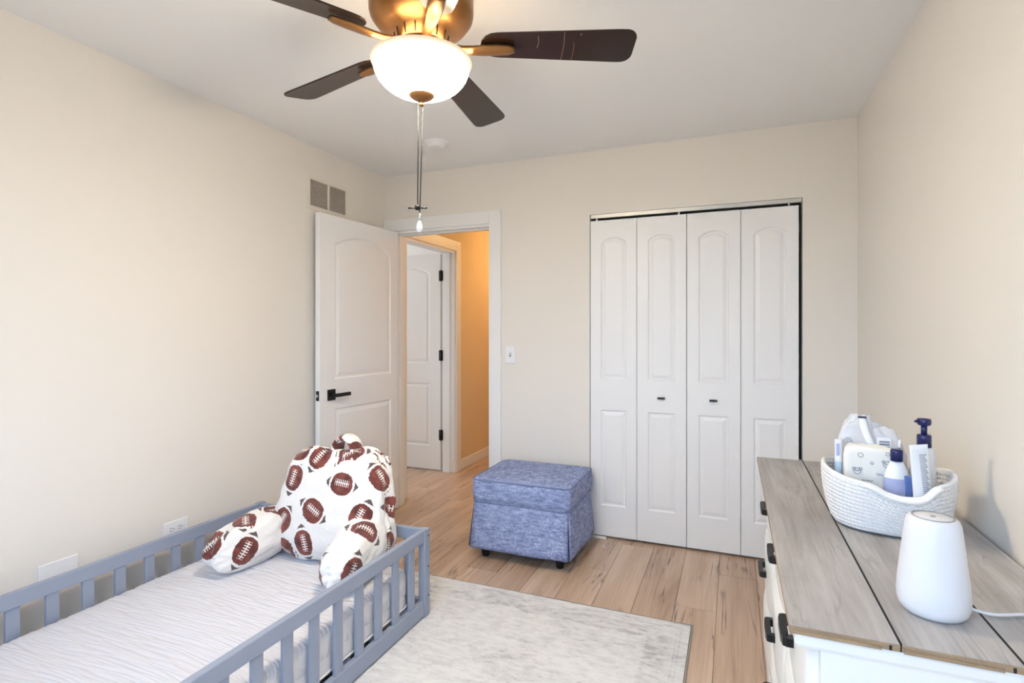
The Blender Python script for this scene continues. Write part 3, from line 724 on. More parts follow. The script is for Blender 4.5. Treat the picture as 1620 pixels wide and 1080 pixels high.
for sx0, sx1 in ((BX0 + 0.004, BX0 + 0.029), (BX1 - 0.029, BX1 - 0.004)):
    bb('top_rail', sx0, sx1, BY0 + 0.045, BY1 - 0.045, 0.347, 0.400)
    bb('bottom_rail', sx0, sx1, BY0 + 0.045, BY1 - 0.045, 0.016, 0.084)
    for k in range(16):
        yc = 2.020 - 0.1182 * k
        if yc < BY0 + 0.1: break
        bb('slat', sx0 + 0.006, sx1 - 0.006, yc - 0.0205, yc + 0.0205, 0.084, 0.347, 0.0015)
for sy0, sy1 in ((BY0 + 0.012, BY0 + 0.037), (BY1 - 0.037, BY1 - 0.012)):
    bb('top_rail', BX0 + 0.034, BX1 - 0.034, sy0, sy1, 0.347, 0.400)
    bb('bottom_rail', BX0 + 0.034, BX1 - 0.034, sy0, sy1, 0.016, 0.084)
    for k in range(8):
        xc = BX0 + 0.10 + k * (BX1 - BX0 - 0.20) / 7
        bb('slat', xc - 0.0205, xc + 0.0205, sy0 + 0.006, sy1 - 0.006, 0.084, 0.347, 0.0015)
for k in range(10):
    yc = 0.28 + k * 0.19
    bb('bed_slat', BX0 + 0.034, BX1 - 0.034, yc - 0.03, yc + 0.03, 0.070, 0.084, 0.002)
# mattress
MX0, MX1, MY0, MY1 = BX0 + 0.036, BX1 - 0.036, BY0 + 0.045, 2.045
mt_ = tag(empty('mattress', ((MX0 + MX1) / 2, (MY0 + MY1) / 2, 0.085)), 'white mattress lying inside the blue grey floor bed', 'mattress')
mwx, mwy = (MX1 - MX0) / 2, (MY1 - MY0) / 2
pr = MB(); rr = round_rect(-mwx, mwx, -mwy, mwy, 0.05, 6); npt = len(rr)
levels = [(0.012, 0.0), (0.002, 0.010), (0.0, 0.03), (0.003, 0.075), (0.0, 0.12), (0.002, 0.146), (0.014, 0.158), (0.05, 0.162)]
pr.grid(lambda i, j: (rr[i][0] * (1 - levels[j][0] / mwx), rr[i][1] * (1 - levels[j][0] / mwy), levels[j][1]), npt, len(levels), closed_u=True)
pr.f.append(tuple(range((len(levels) - 1) * npt, len(levels) * npt))); pr.sm.append(True)
pr.f.append(tuple(reversed(range(npt)))); pr.sm.append(False)
pr.build('cover', 'mattress', mt_)
MB().tube([(x, y, 0.012) for x, y in rr] + [(rr[0][0], rr[0][1], 0.012)], 0.004, 6).build('piping', 'mattress', mt_)
# crinkled blanket draped over the mattress
BLZ = 0.255
def crinkle(x, y):
    wx = x + 0.05 * noise.noise((x * 3, y * 3, 4.1)); wy = y + 0.045 * noise.noise((x * 2.2, y * 1.7, 9.3)) + 0.06 * (x + 1.8) ** 2
    a = noise.noise((wx * 6.0, wy * 78.0, 0.3)); b_ = noise.noise((wx * 14.0, wy * 170.0, 7.7)); c_ = noise.noise((x * 2.0, y * 2.4, 2.2))
    return 0.0036 * (1 - abs(a) * 2.2) + 0.0018 * b_ + 0.006 * c_
bl_ = MB(); NX, NY = 140, 900
bx0, bx1, by0, by1 = MX0 + 0.003, MX1 - 0.006, MY0 + 0.01, MY1 - 0.03
def blanket(i, j):
    y = by0 + (by1 - by0) * j / (NY - 1)
    nd = 26                                    # columns that hang down the room side
    if i < NX - nd:
        t = i / (NX - nd - 1); x = bx0 + (bx1 - 0.03 - bx0) * t
        ed_ = min(1.0, (x - bx0) / 0.05)
        z = BLZ + crinkle(x, y) + 0.012 * math.sin(PI * t) - 0.012 * (1 - ed_) ** 2
        return (x, y, z)
    t = (i - (NX - nd)) / (nd - 1)
    a = min(1.0, t / 0.35) * PI / 2
    bump = crinkle(bx1 + t * 0.12, y)
    hem = 0.150 + 0.012 * noise.noise((y * 4, 3.3, 1.0))
    x = bx1 - 0.03 + 0.030 * math.sin(a) + bump * 0.8
    z = BLZ - 0.030 * (1 - math.cos(a)) + bump * math.cos(a)
    if t > 0.35: z = z - (t - 0.35) / 0.65 * (BLZ - 0.030 - hem)
    return (x + 0.002, y, z)
bl_.grid(blanket, NX, NY)
bk = bl_.build('blanket', 'blanket', fixn=False)
sol = bk.modifiers.new('thickness', 'SOLIDIFY'); sol.thickness = 0.006; sol.offset = -1
tag(bk, 'white crinkled quilt spread over the mattress', 'blanket')

# ================================================================== FOOTBALL READING PILLOW
pil = tag(empty('reading_pillow', (-1.70, 1.93, 0.27)), 'white plush backrest pillow with arms and brown football print', 'pillow')
def cushion(half, power=(2.6, 2.6), n=30, seed=0, wob=0.012, shape=None):
    """cube-sphere superellipsoid; returns verts, faces"""
    vs, fs, idx = [], [], {}
    def vert(p):
        k = tuple(round(q, 5) for q in p)
        if k not in idx:
            x, y, z = p; e = power[0]
            L = (abs(x) ** e + abs(y) ** e + abs(z) ** e) ** (1 / e)
            x, y, z = x / L, y / L, z / L
            d = 1 + wob / max(half) * 2.2 * noise.noise((x * 1.7 + seed, y * 1.7, z * 1.7)) + wob / max(half) * 0.9 * noise.noise((x * 5 + seed, y * 5, z * 5))
            q = Vector((x * half[0] * d, y * half[1] * d, z * half[2] * d))
            if shape: q = shape(q)
            idx[k] = len(vs); vs.append(q)
        return idx[k]
    for ax in range(3):
        for sg in (-1, 1):
            for i in range(n):
                for j in range(n):
                    qd = []
                    for (a, b_) in ((i, j), (i + 1, j), (i + 1, j + 1), (i, j + 1)):
                        u_, v_ = math.tan((a / n * 2 - 1) * PI / 4), math.tan((b_ / n * 2 - 1) * PI / 4)
                        p = [0, 0, 0]; p[ax] = sg; p[(ax + 1) % 3] = u_; p[(ax + 2) % 3] = v_
                        qd.append(vert(tuple(p)))
                    fs.append(tuple(qd if sg > 0 else reversed(qd)))
    return vs, fs
def football_part(name, verts, faces, hand, seed, size=0.080, spacing=0.155):
    """verts are world coordinates; hand: list of (point, angle deg); the rest of the surface gets a scattered print"""
    rnd = random.Random(seed)
    org = pil.location
    cen = []; nor = []
    for f in faces:
        a, b_, c, d = (verts[i] for i in f); cen.append((a + b_ + c + d) / 4)
        n_ = (c - a).cross(d - b_); nor.append(n_.normalized() if n_.length > 1e-12 else Vector((0, 0, 1)))
    balls = []
    def put(fi, ang, sz):
        n_ = nor[fi]; up = Vector((0, 0, 1)) - n_ * n_.z
        if up.length < 0.25: up = Vector((0, -1, 0)) - n_ * (-n_.y)
        up.normalize(); rt = up.cross(n_).normalized()
        ca, sa = math.cos(math.radians(ang)), math.sin(math.radians(ang))
        balls.append((cen[fi], (rt * ca + up * sa) / sz, (up * ca - rt * sa) / sz, n_))
    for p, ang in hand:
        P = Vector(p); put(min(range(len(cen)), key=lambda k: (cen[k] - P).length_squared), ang, size)
    order = list(range(len(cen))); rnd.shuffle(order)
    for fi in order:
        if all((cen[fi] - bq[0]).length > spacing for bq in balls): put(fi, rnd.uniform(0, 180), size * rnd.uniform(0.92, 1.05))
    me = bpy.data.meshes.new(name); me.from_pydata([tuple(v_ - org) for v_ in verts], [], faces)
    me.polygons.foreach_set('use_smooth', [True] * len(faces))
    at_ = me.attributes.new('fuv', 'FLOAT_VECTOR', 'CORNER'); data = []
    for k, f in enumerate(faces):
        bq = min(balls, key=lambda q: (q[0] - cen[k]).length_squared + (0.02 if q[3].dot(nor[k]) < 0.1 else 0))
        for i in f:
            d = verts[i] - bq[0]; data += [d.dot(bq[1]), d.dot(bq[2]), 0.0]
    at_.data.foreach_set('vector', data)
    o = bpy.data.objects.new(name, me); COL.objects.link(o); me.materials.append(M['football']); o.parent = pil
    return o
# backrest: leaning back, narrower at the top
def back_shape(q):
    t = q.z / 0.25
    s_ = 0.94 - 0.13 * t
    dip = -0.020 * math.exp(-(q.x / 0.12) ** 2) * max(0, t)
    return Vector((q.x * s_, q.y * (1 - 0.22 * max(0, t)) , q.z + dip))
vs, fs = cushion((0.292, 0.112, 0.246), (4.4, 4.4), 44, 3.1, 0.012, back_shape)
R = Matrix.Translation((-1.690, 2.000, 0.517)) @ Matrix.Rotation(math.radians(4), 4, 'Z') @ Matrix.Rotation(math.radians(-10), 4, 'X')
vs = [R @ v_ for v_ in vs]
F_BACK = [((-1.60, 1.90, 0.635), -3), ((-1.735, 1.93, 0.735), 60), ((-1.86, 1.92, 0.625), 78), ((-1.715, 1.89, 0.50), -28), ((-1.48, 1.90, 0.50), 62),
          ((-1.885, 1.90, 0.44), 55), ((-1.745, 1.88, 0.37), -75), ((-1.60, 2.0, 0.77), 10), ((-1.86, 1.95, 0.76), 15), ((-1.42, 1.98, 0.66), -60), ((-1.87, 1.88, 0.31), -20)]
football_part('backrest', vs, fs, F_BACK, 11)
# arms
def arm(cx, cy, cz, yaw, pitch, hand, seed):
    def shp(q):
        t = q.y / 0.2            # -1 front, +1 back
        return Vector((q.x * (1 + 0.06 * t), q.y, q.z * (1 + 0.10 * t)))
    v_, f_2 = cushion((0.092, 0.205, 0.105), (2.5, 2.5), 34, seed, 0.010, shp)
    R_ = Matrix.Translation((cx, cy, cz)) @ Matrix.Rotation(math.radians(yaw), 4, 'Z') @ Matrix.Rotation(math.radians(pitch), 4, 'X')
    return football_part('arm', [R_ @ q for q in v_], f_2, hand, seed + 20)
arm(-1.985, 1.800, 0.372, -6, 6, [((-1.99, 1.76, 0.47), 30), ((-1.90, 1.70, 0.37), 52), ((-2.02, 1.62, 0.40), 40), ((-1.95, 1.90, 0.47), 40)], 2)
arm(-1.462, 1.850, 0.378, 8, 8, [((-1.42, 1.86, 0.47), -55), ((-1.52, 1.68, 0.36), 75), ((-1.39, 1.72, 0.36), 60)], 5)
# handle loop on top
hp = []
for k in range(13):
    a = PI * k / 12
    hp.append(Vector((-1.655 + 0.055 * math.cos(a), 2.035, 0.745 + 0.062 * math.sin(a))))
hv, hf = [], []
for k, p in enumerate(hp):
    a = PI * k / 12; rad_ = Vector((math.cos(a), 0, math.sin(a)))
    for (dr, dy) in ((0.014, -0.042), (0.018, 0), (0.014, 0.042), (-0.014, 0.042), (-0.018, 0), (-0.014, -0.042)):
        hv.append(p + rad_ * dr + Vector((0, dy, 0)))
for k in range(12):
    for i in range(6): hf.append((k * 6 + i, k * 6 + (i + 1) % 6, (k + 1) * 6 + (i + 1) % 6, (k + 1) * 6 + i))
hobj = football_part('handle_loop', hv, hf, [((-1.69, 2.0, 0.81), 20)], 40, 0.065, 0.11)
ss = hobj.modifiers.new('soft', 'SUBSURF'); ss.levels = 2; ss.render_levels = 2

# ================================================================== OTTOMAN
ott = tag(empty('ottoman', (-1.105, 3.06, 0)), 'denim blue skirted ottoman on black feet in front of the closet', 'ottoman')
def rr_ring(hx_, hy_, r_, n=6): return round_rect(-hx_, hx_, -hy_, hy_, r_, n)
cu = MB(); lev = [(0.284, 0.246, 0.316, 0.045), (0.294, 0.256, 0.322, 0.045), (0.299, 0.260, 0.36, 0.045), (0.300, 0.261, 0.40, 0.045), (0.297, 0.258, 0.438, 0.045), (0.290, 0.251, 0.449, 0.042), (0.270, 0.232, 0.457, 0.035), (0.20, 0.17, 0.465, 0.03), (0.10, 0.085, 0.469, 0.02)]
rings = [rr_ring(a, b_, r_) for a, b_, z, r_ in lev]; npt = len(rings[0])
cu.grid(lambda i, j: (rings[j][i][0], rings[j][i][1], lev[j][2] + (0.003 * noise.noise((rings[j][i][0] * 6, rings[j][i][1] * 6, lev[j][2] * 9)))), npt, len(lev), closed_u=True)
cu.f.append(tuple((len(lev) - 1) * npt + i for i in range(npt))); cu.sm.append(True)
cu.f.append(tuple(reversed(range(npt)))); cu.sm.append(True)
cus = cu.build('seat_cushion', 'denim', ott)
for z, a, b_ in ((0.446, 0.296, 0.257), (0.319, 0.292, 0.254)):
    pts = [(x, y, z) for x, y in rr_ring(a, b_, 0.045)]; pts.append(pts[0])
    MB().tube(pts, 0.0035, 6).build('piping', 'denim_pipe', cus)
# skirt: four flared panels with pleats at the corners
hx0, hy0, hx1, hy1 = 0.292, 0.254, 0.312, 0.285
def skirt_panel(side):
    """side 0 front(-y) 1 right(+x) 2 back 3 left; slightly bowed cloth with thickness"""
    mb = MB(); nu, nv = 18, 10
    L0, L1 = ((hx0, hx1) if side in (0, 2) else (hy0, hy1))
    D0, D1 = ((hy0, hy1) if side in (0, 2) else (hx0, hx1))
    def pt(i, j, off):
        t = j / (nv - 1); u_ = (i / (nu - 1)) * 2 - 1
        L = L0 + (L1 - L0) * t - 0.012 - 0.010 * t; D_ = D0 + (D1 - D0) * t + off
        D_ += 0.006 * t * math.sin(u_ * 3.1 + side) + 0.004 * t * noise.noise((u_ * 2, t, side * 3.3)) - 0.012 * abs(u_) ** 6 * (1 - t * 0.4)
        z = 0.317 - t * (0.317 - 0.066) + 0.004 * t * math.sin(u_ * 2 + side * 2)
        a = u_ * L
        return ((a, -D_, z), (D_, a, z), (-a, D_, z), (-D_, -a, z))[side]
    mb.grid(lambda i, j: pt(i, j, 0.0), nu, nv)
    o = mb.build('skirt_panel', 'denim', ott, fixn=False)
    s_ = o.modifiers.new('thickness', 'SOLIDIFY'); s_.thickness = 0.004; s_.offset = 0
M['denim_seam'] = plain('denim_seam_thread', (70, 78, 112), 0.9)
for sd_ in range(4): skirt_panel(sd_)
for side in range(4):
    L0, L1 = ((hx0, hx1) if side in (0, 2) else (hy0, hy1)); D0, D1 = ((hy0, hy1) if side in (0, 2) else (hx0, hx1))
    for sg in (-1, 1):
        pts = []
        for j in range(8):
            t = j / 7; a = sg * (L0 + (L1 - L0) * t - 0.012 - 0.010 * t); u_ = sg
            D_ = D0 + (D1 - D0) * t + 0.006 * t * math.sin(u_ * 3.1 + side) + 0.004 * t * noise.noise((u_ * 2, t, side * 3.3)) - 0.012 * (1 - t * 0.4)
            z = 0.315 - t * (0.317 - 0.068)
            pts.append(((a, -D_, z), (D_, a, z), (-a, D_, z), (-D_, -a, z))[side])
        MB().tube(pts, 0.0022, 6).build('skirt_seam', 'denim_seam', ott)
for sx, sy in ((-1, -1), (1, -1), (1, 1), (-1, 1)):
    # pleat insert behind each corner gap
    mb = MB(); nv = 8
    def pp(i, j):
        t = j / (nv - 1); a = (i / 4) * PI / 2
        hx_ = hx0 - 0.030 + (hx1 - hx0) * t; hy_ = hy0 - 0.030 + (hy1 - hy0) * t
        r_ = 0.030 + 0.004 * t
        cx, cy = hx_ - 0.03, hy_ - 0.03
        return (sx * (cx + (r_ + 0.012) * math.cos(a)), sy * (cy + (r_ + 0.012) * math.sin(a)), 0.315 - t * (0.315 - 0.062))
    mb.grid(pp, 5, nv); o = mb.build('corner_pleat', 'denim', ott)
    s_ = o.modifiers.new('thickness', 'SOLIDIFY'); s_.thickness = 0.003; s_.offset = 0
    MB().lathe([(0.019, 0.0), (0.021, 0.006), (0.027, 0.05), (0.028, 0.085)], sx * 0.225, sy * 0.205, 16, cap0=True, cap1=True).build('foot', 'black', ott)
bx('base_frame', 'dark', ott, -0.27, 0.27, -0.235, 0.235, 0.085, 0.31)

# ================================================================== DRESSER
DXF, DXB, DY0, DY1, DTZ = 0.094, 0.602, 1.097, 2.515, 0.767
dr = tag(empty('dresser', ((DXF + DXB) / 2, (DY0 + DY1) / 2, 0)), 'white painted dresser with grey plank top and black drawer pulls', 'dresser')
dox, doy = dr.location.x, dr.location.y
def db(name, mat, x0, x1, y0, y1, z0, z1, bev=0.003, parent=None):
    o = bx(name, mat, parent or dr, x0, x1, y0, y1, z0, z1, bev); o.location.x -= dox; o.location.y -= doy; return o
PT = 0.013                                     # plank thickness
db('body', 'dresser', 0.146, DXB, DY0 + 0.016, DY1 - 0.006, 0.06, DTZ - PT - 0.004, 0.004)
db('under_top', 'dresser', 0.104, DXB, DY0 + 0.006, DY1 + 0.004, DTZ - PT - 0.030, DTZ - PT, 0.008)
db('plinth', 'dresser', 0.118, DXB, DY0 + 0.004, DY1, 0.0, 0.06, 0.006)
# laminate planks: core with a grey printed face, small tongue at the near end
px = [DXF, DXF + 0.1705, DXF + 0.1705 + 0.166, DXB + 0.002]
for k in range(3):
    x0, x1 = px[k], px[k + 1] - 0.0022
    o = db('plank', 'core', x0, x1, DY0, DY1, DTZ - PT, DTZ - 0.001, 0.0008)
    cx, cy = (x0 + x1) / 2, (DY0 + DY1) / 2
    fc = MB().box(-(x1 - x0) / 2 + 0.0008, (x1 - x0) / 2 - 0.0008, -(DY1 - DY0) / 2 + 0.001, (DY1 - DY0) / 2 - 0.001, 0, 0.0012).build('printed_face', 'grey_wood', o, fixn=False)
    fc.location = (0, 0, PT / 2 - 0.0010)
    yn = -(DY1 - DY0) / 2
    MB().box(-(x1 - x0) / 2 + 0.002, (x1 - x0) / 2 - 0.028, yn - 0.005, yn + 0.0005, -0.0055, -0.0010).build('tongue', 'core', o, fixn=False)
    if k < 2: MB().box((x1 - x0) / 2 - 0.016, (x1 - x0) / 2 - 0.012, yn - 0.0006, yn + 0.001, -0.005, 0.003).build('groove', 'dark', o, fixn=False)
for k in (1, 2): db('plank_seam', 'dark', px[k] - 0.0030, px[k] + 0.0008, DY0 + 0.001, DY1, DTZ - PT, DTZ + 0.0004, 0.0)
db('filler_strip', 'dresser', DXF + 0.006, DXB, DY1, DY1 + 0.010, DTZ - PT, DTZ - 0.001, 0.002)
# near end panel with a raised frame moulding
ye = DY0 + 0.016
for (x0, x1, z0, z1) in ((0.168, 0.568, 0.600, 0.632), (0.168, 0.568, 0.110, 0.142), (0.168, 0.200, 0.142, 0.600), (0.536, 0.568, 0.142, 0.600)):
    db('end_moulding', 'dresser', x0, x1, ye - 0.010, ye, z0, z1, 0.005)
db('end_field', 'dresser', 0.222, 0.514, ye - 0.006, ye, 0.164, 0.578, 0.004)
# nine bowed drawers in three columns
cols = [(DY0 + 0.034, 0.450), (DY0 + 0.484, 0.450), (DY0 + 0.934, 0.450)]
rows = [(0.515, 0.218), (0.278, 0.232), (0.074, 0.200)]
bow = {0: 0.022, 1: 0.029, 2: 0.034}
proto = {}
for ri, (z0, hgt) in enumerate(rows):
    for (y0, wd) in cols:
        cy = y0 + wd / 2; cz = z0 + hgt / 2
        dd = empty('drawer'); dd.parent = dr; dd.location = (0.146 - dox, cy - doy, cz)
        if ri not in proto:
            nu, nv = 26, 13; hw_, hh_ = wd / 2 - 0.006, hgt / 2 - 0.006
            def ft(i, j, hw_=hw_, hh_=hh_, bwv=bow[ri]):
                u_ = i / (nu - 1) * 2 - 1; v_ = j / (nv - 1) * 2 - 1
                e = max(abs(u_) * hw_ - (hw_ - 0.022), 0) / 0.022; g = max(abs(v_) * hh_ - (hh_ - 0.022), 0) / 0.022
                d_ = math.sqrt(min(1.0, e * e + g * g)); lip = 1 - math.sqrt(max(0, 1 - d_ * d_))
                return (-(bwv * (1 - abs(u_) ** 2.4) * 0.45 + bwv * 0.55) * (1 - lip) - 0.004 * (1 - abs(v_) ** 3) * (1 - lip), u_ * hw_, v_ * hh_)
            f0 = MB().grid(ft, nu, nv).build('drawer_front', 'dresser', dd)
            # raised serpentine moulding line on the front
            proto[ri] = f0.data
        else:
            f0 = bpy.data.objects.new('drawer_front', proto[ri]); COL.objects.link(f0); f0.parent = dd
        if ri == 2 and y0 > DY0 + 0.9: continue        # this one has lost its pull
        hz = 0.005 if ri < 2 else 0.022
        xb = -bow[ri] - 0.003
        if 'h' not in proto:
            mh = MB()
            L = 0.056
            # bail: two stand-offs and a faceted bar
            mh.box(-0.020, 0.003, -L, -L + 0.018, -0.010, 0.010).box(-0.020, 0.003, L - 0.018, L, -0.010, 0.010)
            mh.prism([(-0.026, -L + 0.004), (-0.018, -L), (-0.013, -L + 0.022), (-0.013, L - 0.022), (-0.018, L), (-0.026, L - 0.004), (-0.029, L - 0.022), (-0.029, -L + 0.022)], -0.010, 0.010)
            hobj_ = mh.build('pull', 'black', dd, 0.001); proto['h'] = hobj_.data
        else:
            hobj_ = bpy.data.objects.new('pull', proto['h']); COL.objects.link(hobj_); hobj_.parent = dd
        hobj_.location = (xb + 0.004, 0, hz)

# ================================================================== ROPE BASKET AND ITS CONTENTS
KX, KY, KZ = 0.386, 1.757, DTZ
KROT = math.radians(-9)
bas = tag(empty('rope_basket', (KX, KY, KZ), KROT), 'white cotton rope basket of baby things on the dresser', 'basket')
def sup(a, hx_, hy_, e=2.6):
    c_, s_ = math.cos(a), math.sin(a)
    return (hx_ * abs(c_) ** (2 / e) * (1 if c_ >= 0 else -1), hy_ * abs(s_) ** (2 / e) * (1 if s_ >= 0 else -1))
NCO = 13
def rim_h(a):
    x_, y_ = math.cos(a), math.sin(a)
    h_ = 0.128 + 0.024 * x_ * x_
    # carry-handle dips on the two long sides
    for c0 in (-PI / 2 + 0.22, PI / 2 + 0.22):
        d_ = (a - c0 + PI) % (2 * PI) - PI
        h_ -= 0.024 * math.exp(-(d_ / 0.30) ** 4)
    return h_
def basket_pt(a, t, inner=0.0):
    h_ = rim_h(a); z = t * h_
    f = 0.80 + 0.20 * math.sin(min(1, t * 1.05) * PI / 2) ** 0.8
    if t < 0.12: f -= 0.05 * (1 - t / 0.12) ** 2
    x_, y_ = sup(a, 0.150 * f, 0.128 * f)
    return x_, y_, z
NA = 150; sub = 8; nj = NCO * sub + 1
mb = MB()
coil = []
def bpt(i, j, ins):
    a = 2 * PI * i / NA; t = j / (nj - 1)
    x_, y_, z = basket_pt(a, t)
    ph_ = (j % sub) / sub
    rdg = 0.0042 * math.sqrt(max(0, math.sin(PI * ph_)))
    L = math.hypot(x_, y_)
    k = (L + rdg * (1 if ins == 0 else -1) - (0.0 if ins == 0 else 0.007)) / L
    return (x_ * k, y_ * k, z + 0.004)
mb.grid(lambda i, j: bpt(i, j, 0), NA, nj, closed_u=True)
mb.grid(lambda i, j: bpt(i, j, 1), NA, nj, closed_u=True, flip=True)
bo_ = len(mb.v)
ring0 = [bpt(i, 0, 0) for i in range(NA)]
mb.add([(x_, y_, 0.004) for x_, y_, z in ring0] , [tuple(reversed(range(NA)))])
body_ = mb.build('woven_body', 'rope', bas, fixn=False)
ca = body_.data.attributes.new('coil', 'FLOAT_VECTOR', 'POINT')
dat = []
for v_ in body_.data.vertices:
    dat += [math.atan2(v_.co.y, v_.co.x) * 0.16, v_.co.z * 90, 0.0]
ca.data.foreach_set('vector', dat)
rimp = []
for i in range(NA + 1):
    a = 2 * PI * i / NA; x_, y_, z = basket_pt(a, 1.0); rimp.append((x_ * 0.985, y_ * 0.985, z + 0.006))
rm = MB().tube(rimp, 0.0056, 8, cap=False).build('rim', 'rope', bas)
# rope carry handles bridging the dips
for sgn in (-1, 1):
    hp_ = []
    for k in range(17):
        t = k / 16; a = sgn * PI / 2 + 0.22 + (t - 0.5) * 0.95
        x_, y_, z = basket_pt(a, 1.0)
        hp_.append((x_ * 1.03, y_ * 1.03, z + 0.004 - 0.004 * math.sin(PI * t)))
    MB().tube(hp_, 0.0062, 8).build('handle', 'rope', bas)

BZ0 = KZ + 0.012
def pillow_box(hx_, hy_, hz_, n=14, p=5, wob=0.004, seed=0.0):
    vs_, fs_ = cushion((hx_, hy_, hz_), (p, p), n, seed, wob)
    return vs_, fs_
# clear film pack of diapers at the back
pk = tag(empty('diaper_bag', (0.362, 1.822, BZ0), math.radians(-4)), 'tall clear plastic bag of diapers with white carry strap, back of basket', 'bag')
def bag_shape(q):
    t = max(0.0, (q.z - 0.0) / 0.125)
    return Vector((q.x * (1 - 0.22 * t * t), q.y * (1 - 0.45 * t * t), q.z + 0.02 * t * (q.x > 0) * -1))
vs_, fs_ = cushion((0.080, 0.032, 0.136), (4.5, 4.5), 22, 8.2, 0.010, bag_shape)
mb = MB().add([v_ + Vector((0, 0, 0.139)) for v_ in vs_], fs_, True); mb.build('film', 'film', pk, fixn=False)
vs_, fs_ = pillow_box(0.068, 0.022, 0.085, 12, 6, 0.004, 2.0)
MB().add([v_ + Vector((0, 0, 0.09)) for v_ in vs_], fs_, True).build('diaper_stack', 'bottle', pk, fixn=False)
strap = []
for k in range(14):
    t = k / 13
    strap.append((-0.020 + 0.026 * t ** 1.6, -0.016 - 0.022 * math.sin(t * PI * 0.55), 0.272 - 0.085 * t))
mb = MB(); mb.grid(lambda i, j: (strap[j][0] + (i / 3 - 0.5) * 0.020, strap[j][1] - 0.002 * math.sin(PI * i / 3), strap[j][2]), 4, 14)
st = mb.build('carry_strap', 'bottle', pk); s_ = st.modifiers.new('thickness', 'SOLIDIFY'); s_.thickness = 0.002
MB().box(-0.010, 0.010, -0.003, 0.003, 0, 0.005).build('strap_end', 'printdark', st, fixn=False, loc=(-0.020, -0.016, 0.271))
lb = MB().box(0.012, 0.046, -0.036, -0.033, 0.185, 0.222).build('label', 'bottle', pk, 0.004, fixn=False)
for z in (0.194, 0.202, 0.209): MB().box(0.018, 0.042, -0.0368, -0.036, z, z + 0.0042).build('printed_line', 'printgrey', lb, fixn=False)
def ring_print(parent, cx, cy, cz, r_, th=0.0007):
    pts = [(cx + r_ * math.cos(2 * PI * k / 18), cy, cz + r_ * math.sin(2 * PI * k / 18)) for k in range(19)]
    MB().tube(pts, th, 5, cap=False).build('printed_ring', 'printgrey', parent)
ring_print(pk, -0.056, -0.031, 0.205, 0.010); ring_print(pk, -0.055, -0.0312, 0.205, 0.005)
# printed diaper pack in front of it
dp = tag(empty('diaper_pack', (0.347, 1.758, BZ0), math.radians(-4)), 'cream diaper pack with small grey printed animal faces, inside the basket', 'diaper pack')
vs_, fs_ = pillow_box(0.060, 0.026, 0.100, 16, 9, 0.003, 4.0)
MB().add([v_ + Vector((0, 0, 0.102)) for v_ in vs_], fs_, True).build('pack', plain('cream_diaper', (240, 238, 232), 0.7, bump=(40, 0.2, 0.003)), dp, fixn=False)
for (x_, z_, r_) in ((-0.022, 0.180, 0.006), (0.038, 0.160, 0.0085), (-0.030, 0.136, 0.0085), (0.004, 0.160, 0.0032), (0.040, 0.188, 0.0045)):
    ring_print(dp, x_, -0.0272, z_, r_)
    if r_ > 0.008:
        for s_ in (-1, 1): ring_print(dp, x_ + s_ * r_ * 0.95, -0.0272, z_ + r_ * 0.75, r_ * 0.40)
        for s_ in (-0.35, 0.35): ring_print(dp, x_ + s_ * r_, -0.0274, z_ + 0.001, r_ * 0.12, 0.0009)
sq = [(0.014 + 0.0022 * k, -0.0274, 0.132 + 0.0032 * math.sin(k * 1.9) - 0.0003 * k) for k in range(14)]
MB().tube(sq, 0.0006, 5).build('printed_squiggle', 'printdark', dp)
sq = [(-0.020 + 0.0028 * k, -0.0274, 0.112 + 0.003 * math.sin(k * 2.2)) for k in range(10)]
MB().tube(sq, 0.0006, 5).build('printed_squiggle', 'printdark', dp)
# pale blue slim dispenser at the left end
th = tag(empty('cream_tube', (0.276, 1.770, BZ0), math.radians(-10)), 'slim pale blue tube standing at the left end of the basket', 'tube')
MB().prism(round_rect(-0.0085, 0.0085, -0.009, 0.009, 0.006, 4), 0.0, 0.195).build('tube_body', 'paleblue', th, 0.002)
MB().prism(round_rect(-0.009, 0.009, -0.0095, 0.0095, 0.006, 4), 0.150, 0.213).build('cap', 'bottle', th, 0.002)
MB().box(-0.005, 0.0035, -0.0102, -0.0094, 0.168, 0.202).build('window', 'lavender', th, 0.001, fixn=False)
# lotion bottle lying low with navy cap
lo = tag(empty('lotion_bottle', (0.398, 1.700, BZ0)), 'rounded white lotion bottle with short navy cap and lavender label', 'bottle')
def ell(mb, prof, sy, n=28):
    mb.lathe(prof, 0, 0, n); mb.v = [(x_, y_ * sy, z_) for x_, y_, z_ in mb.v]; return mb
ell(MB(), [(0.0, 0.0), (0.026, 0.001), (0.029, 0.008), (0.030, 0.08), (0.030, 0.120), (0.028, 0.138), (0.023, 0.155), (0.017, 0.170), (0.013, 0.178), (0.0, 0.178)], 0.66).build('bottle_body', 'bottle', lo)
MB().lathe([(0.0, 0.178), (0.0140, 0.178), (0.0143, 0.204), (0.0128, 0.208), (0.0, 0.208)], 0, 0, 24).build('cap', 'navy', lo)
ell(MB(), [(0.0303, 0.080), (0.0306, 0.09), (0.0306, 0.118), (0.0288, 0.134)], 0.668).build('label', 'lavender', lo)
MB().box(0.012, 0.0315, -0.0190, -0.008, 0.07, 0.144).build('blue_stripe', 'bluelabel', lo, 0.004, fixn=False)
# thin white stick behind it
stk = tag(empty('cotton_stick', (0.414, 1.740, BZ0)), 'thin white stick poking up behind the navy capped bottle', 'stick')
MB().tube([(0, 0, 0.0), (0, 0, 0.212)], 0.0022, 8).build('shaft', 'printgrey', stk)
MB().tube([(0, 0, 0.206), (0, 0, 0.226)], [0.0036, 0.003], 8).build('tip', 'bottle', stk)
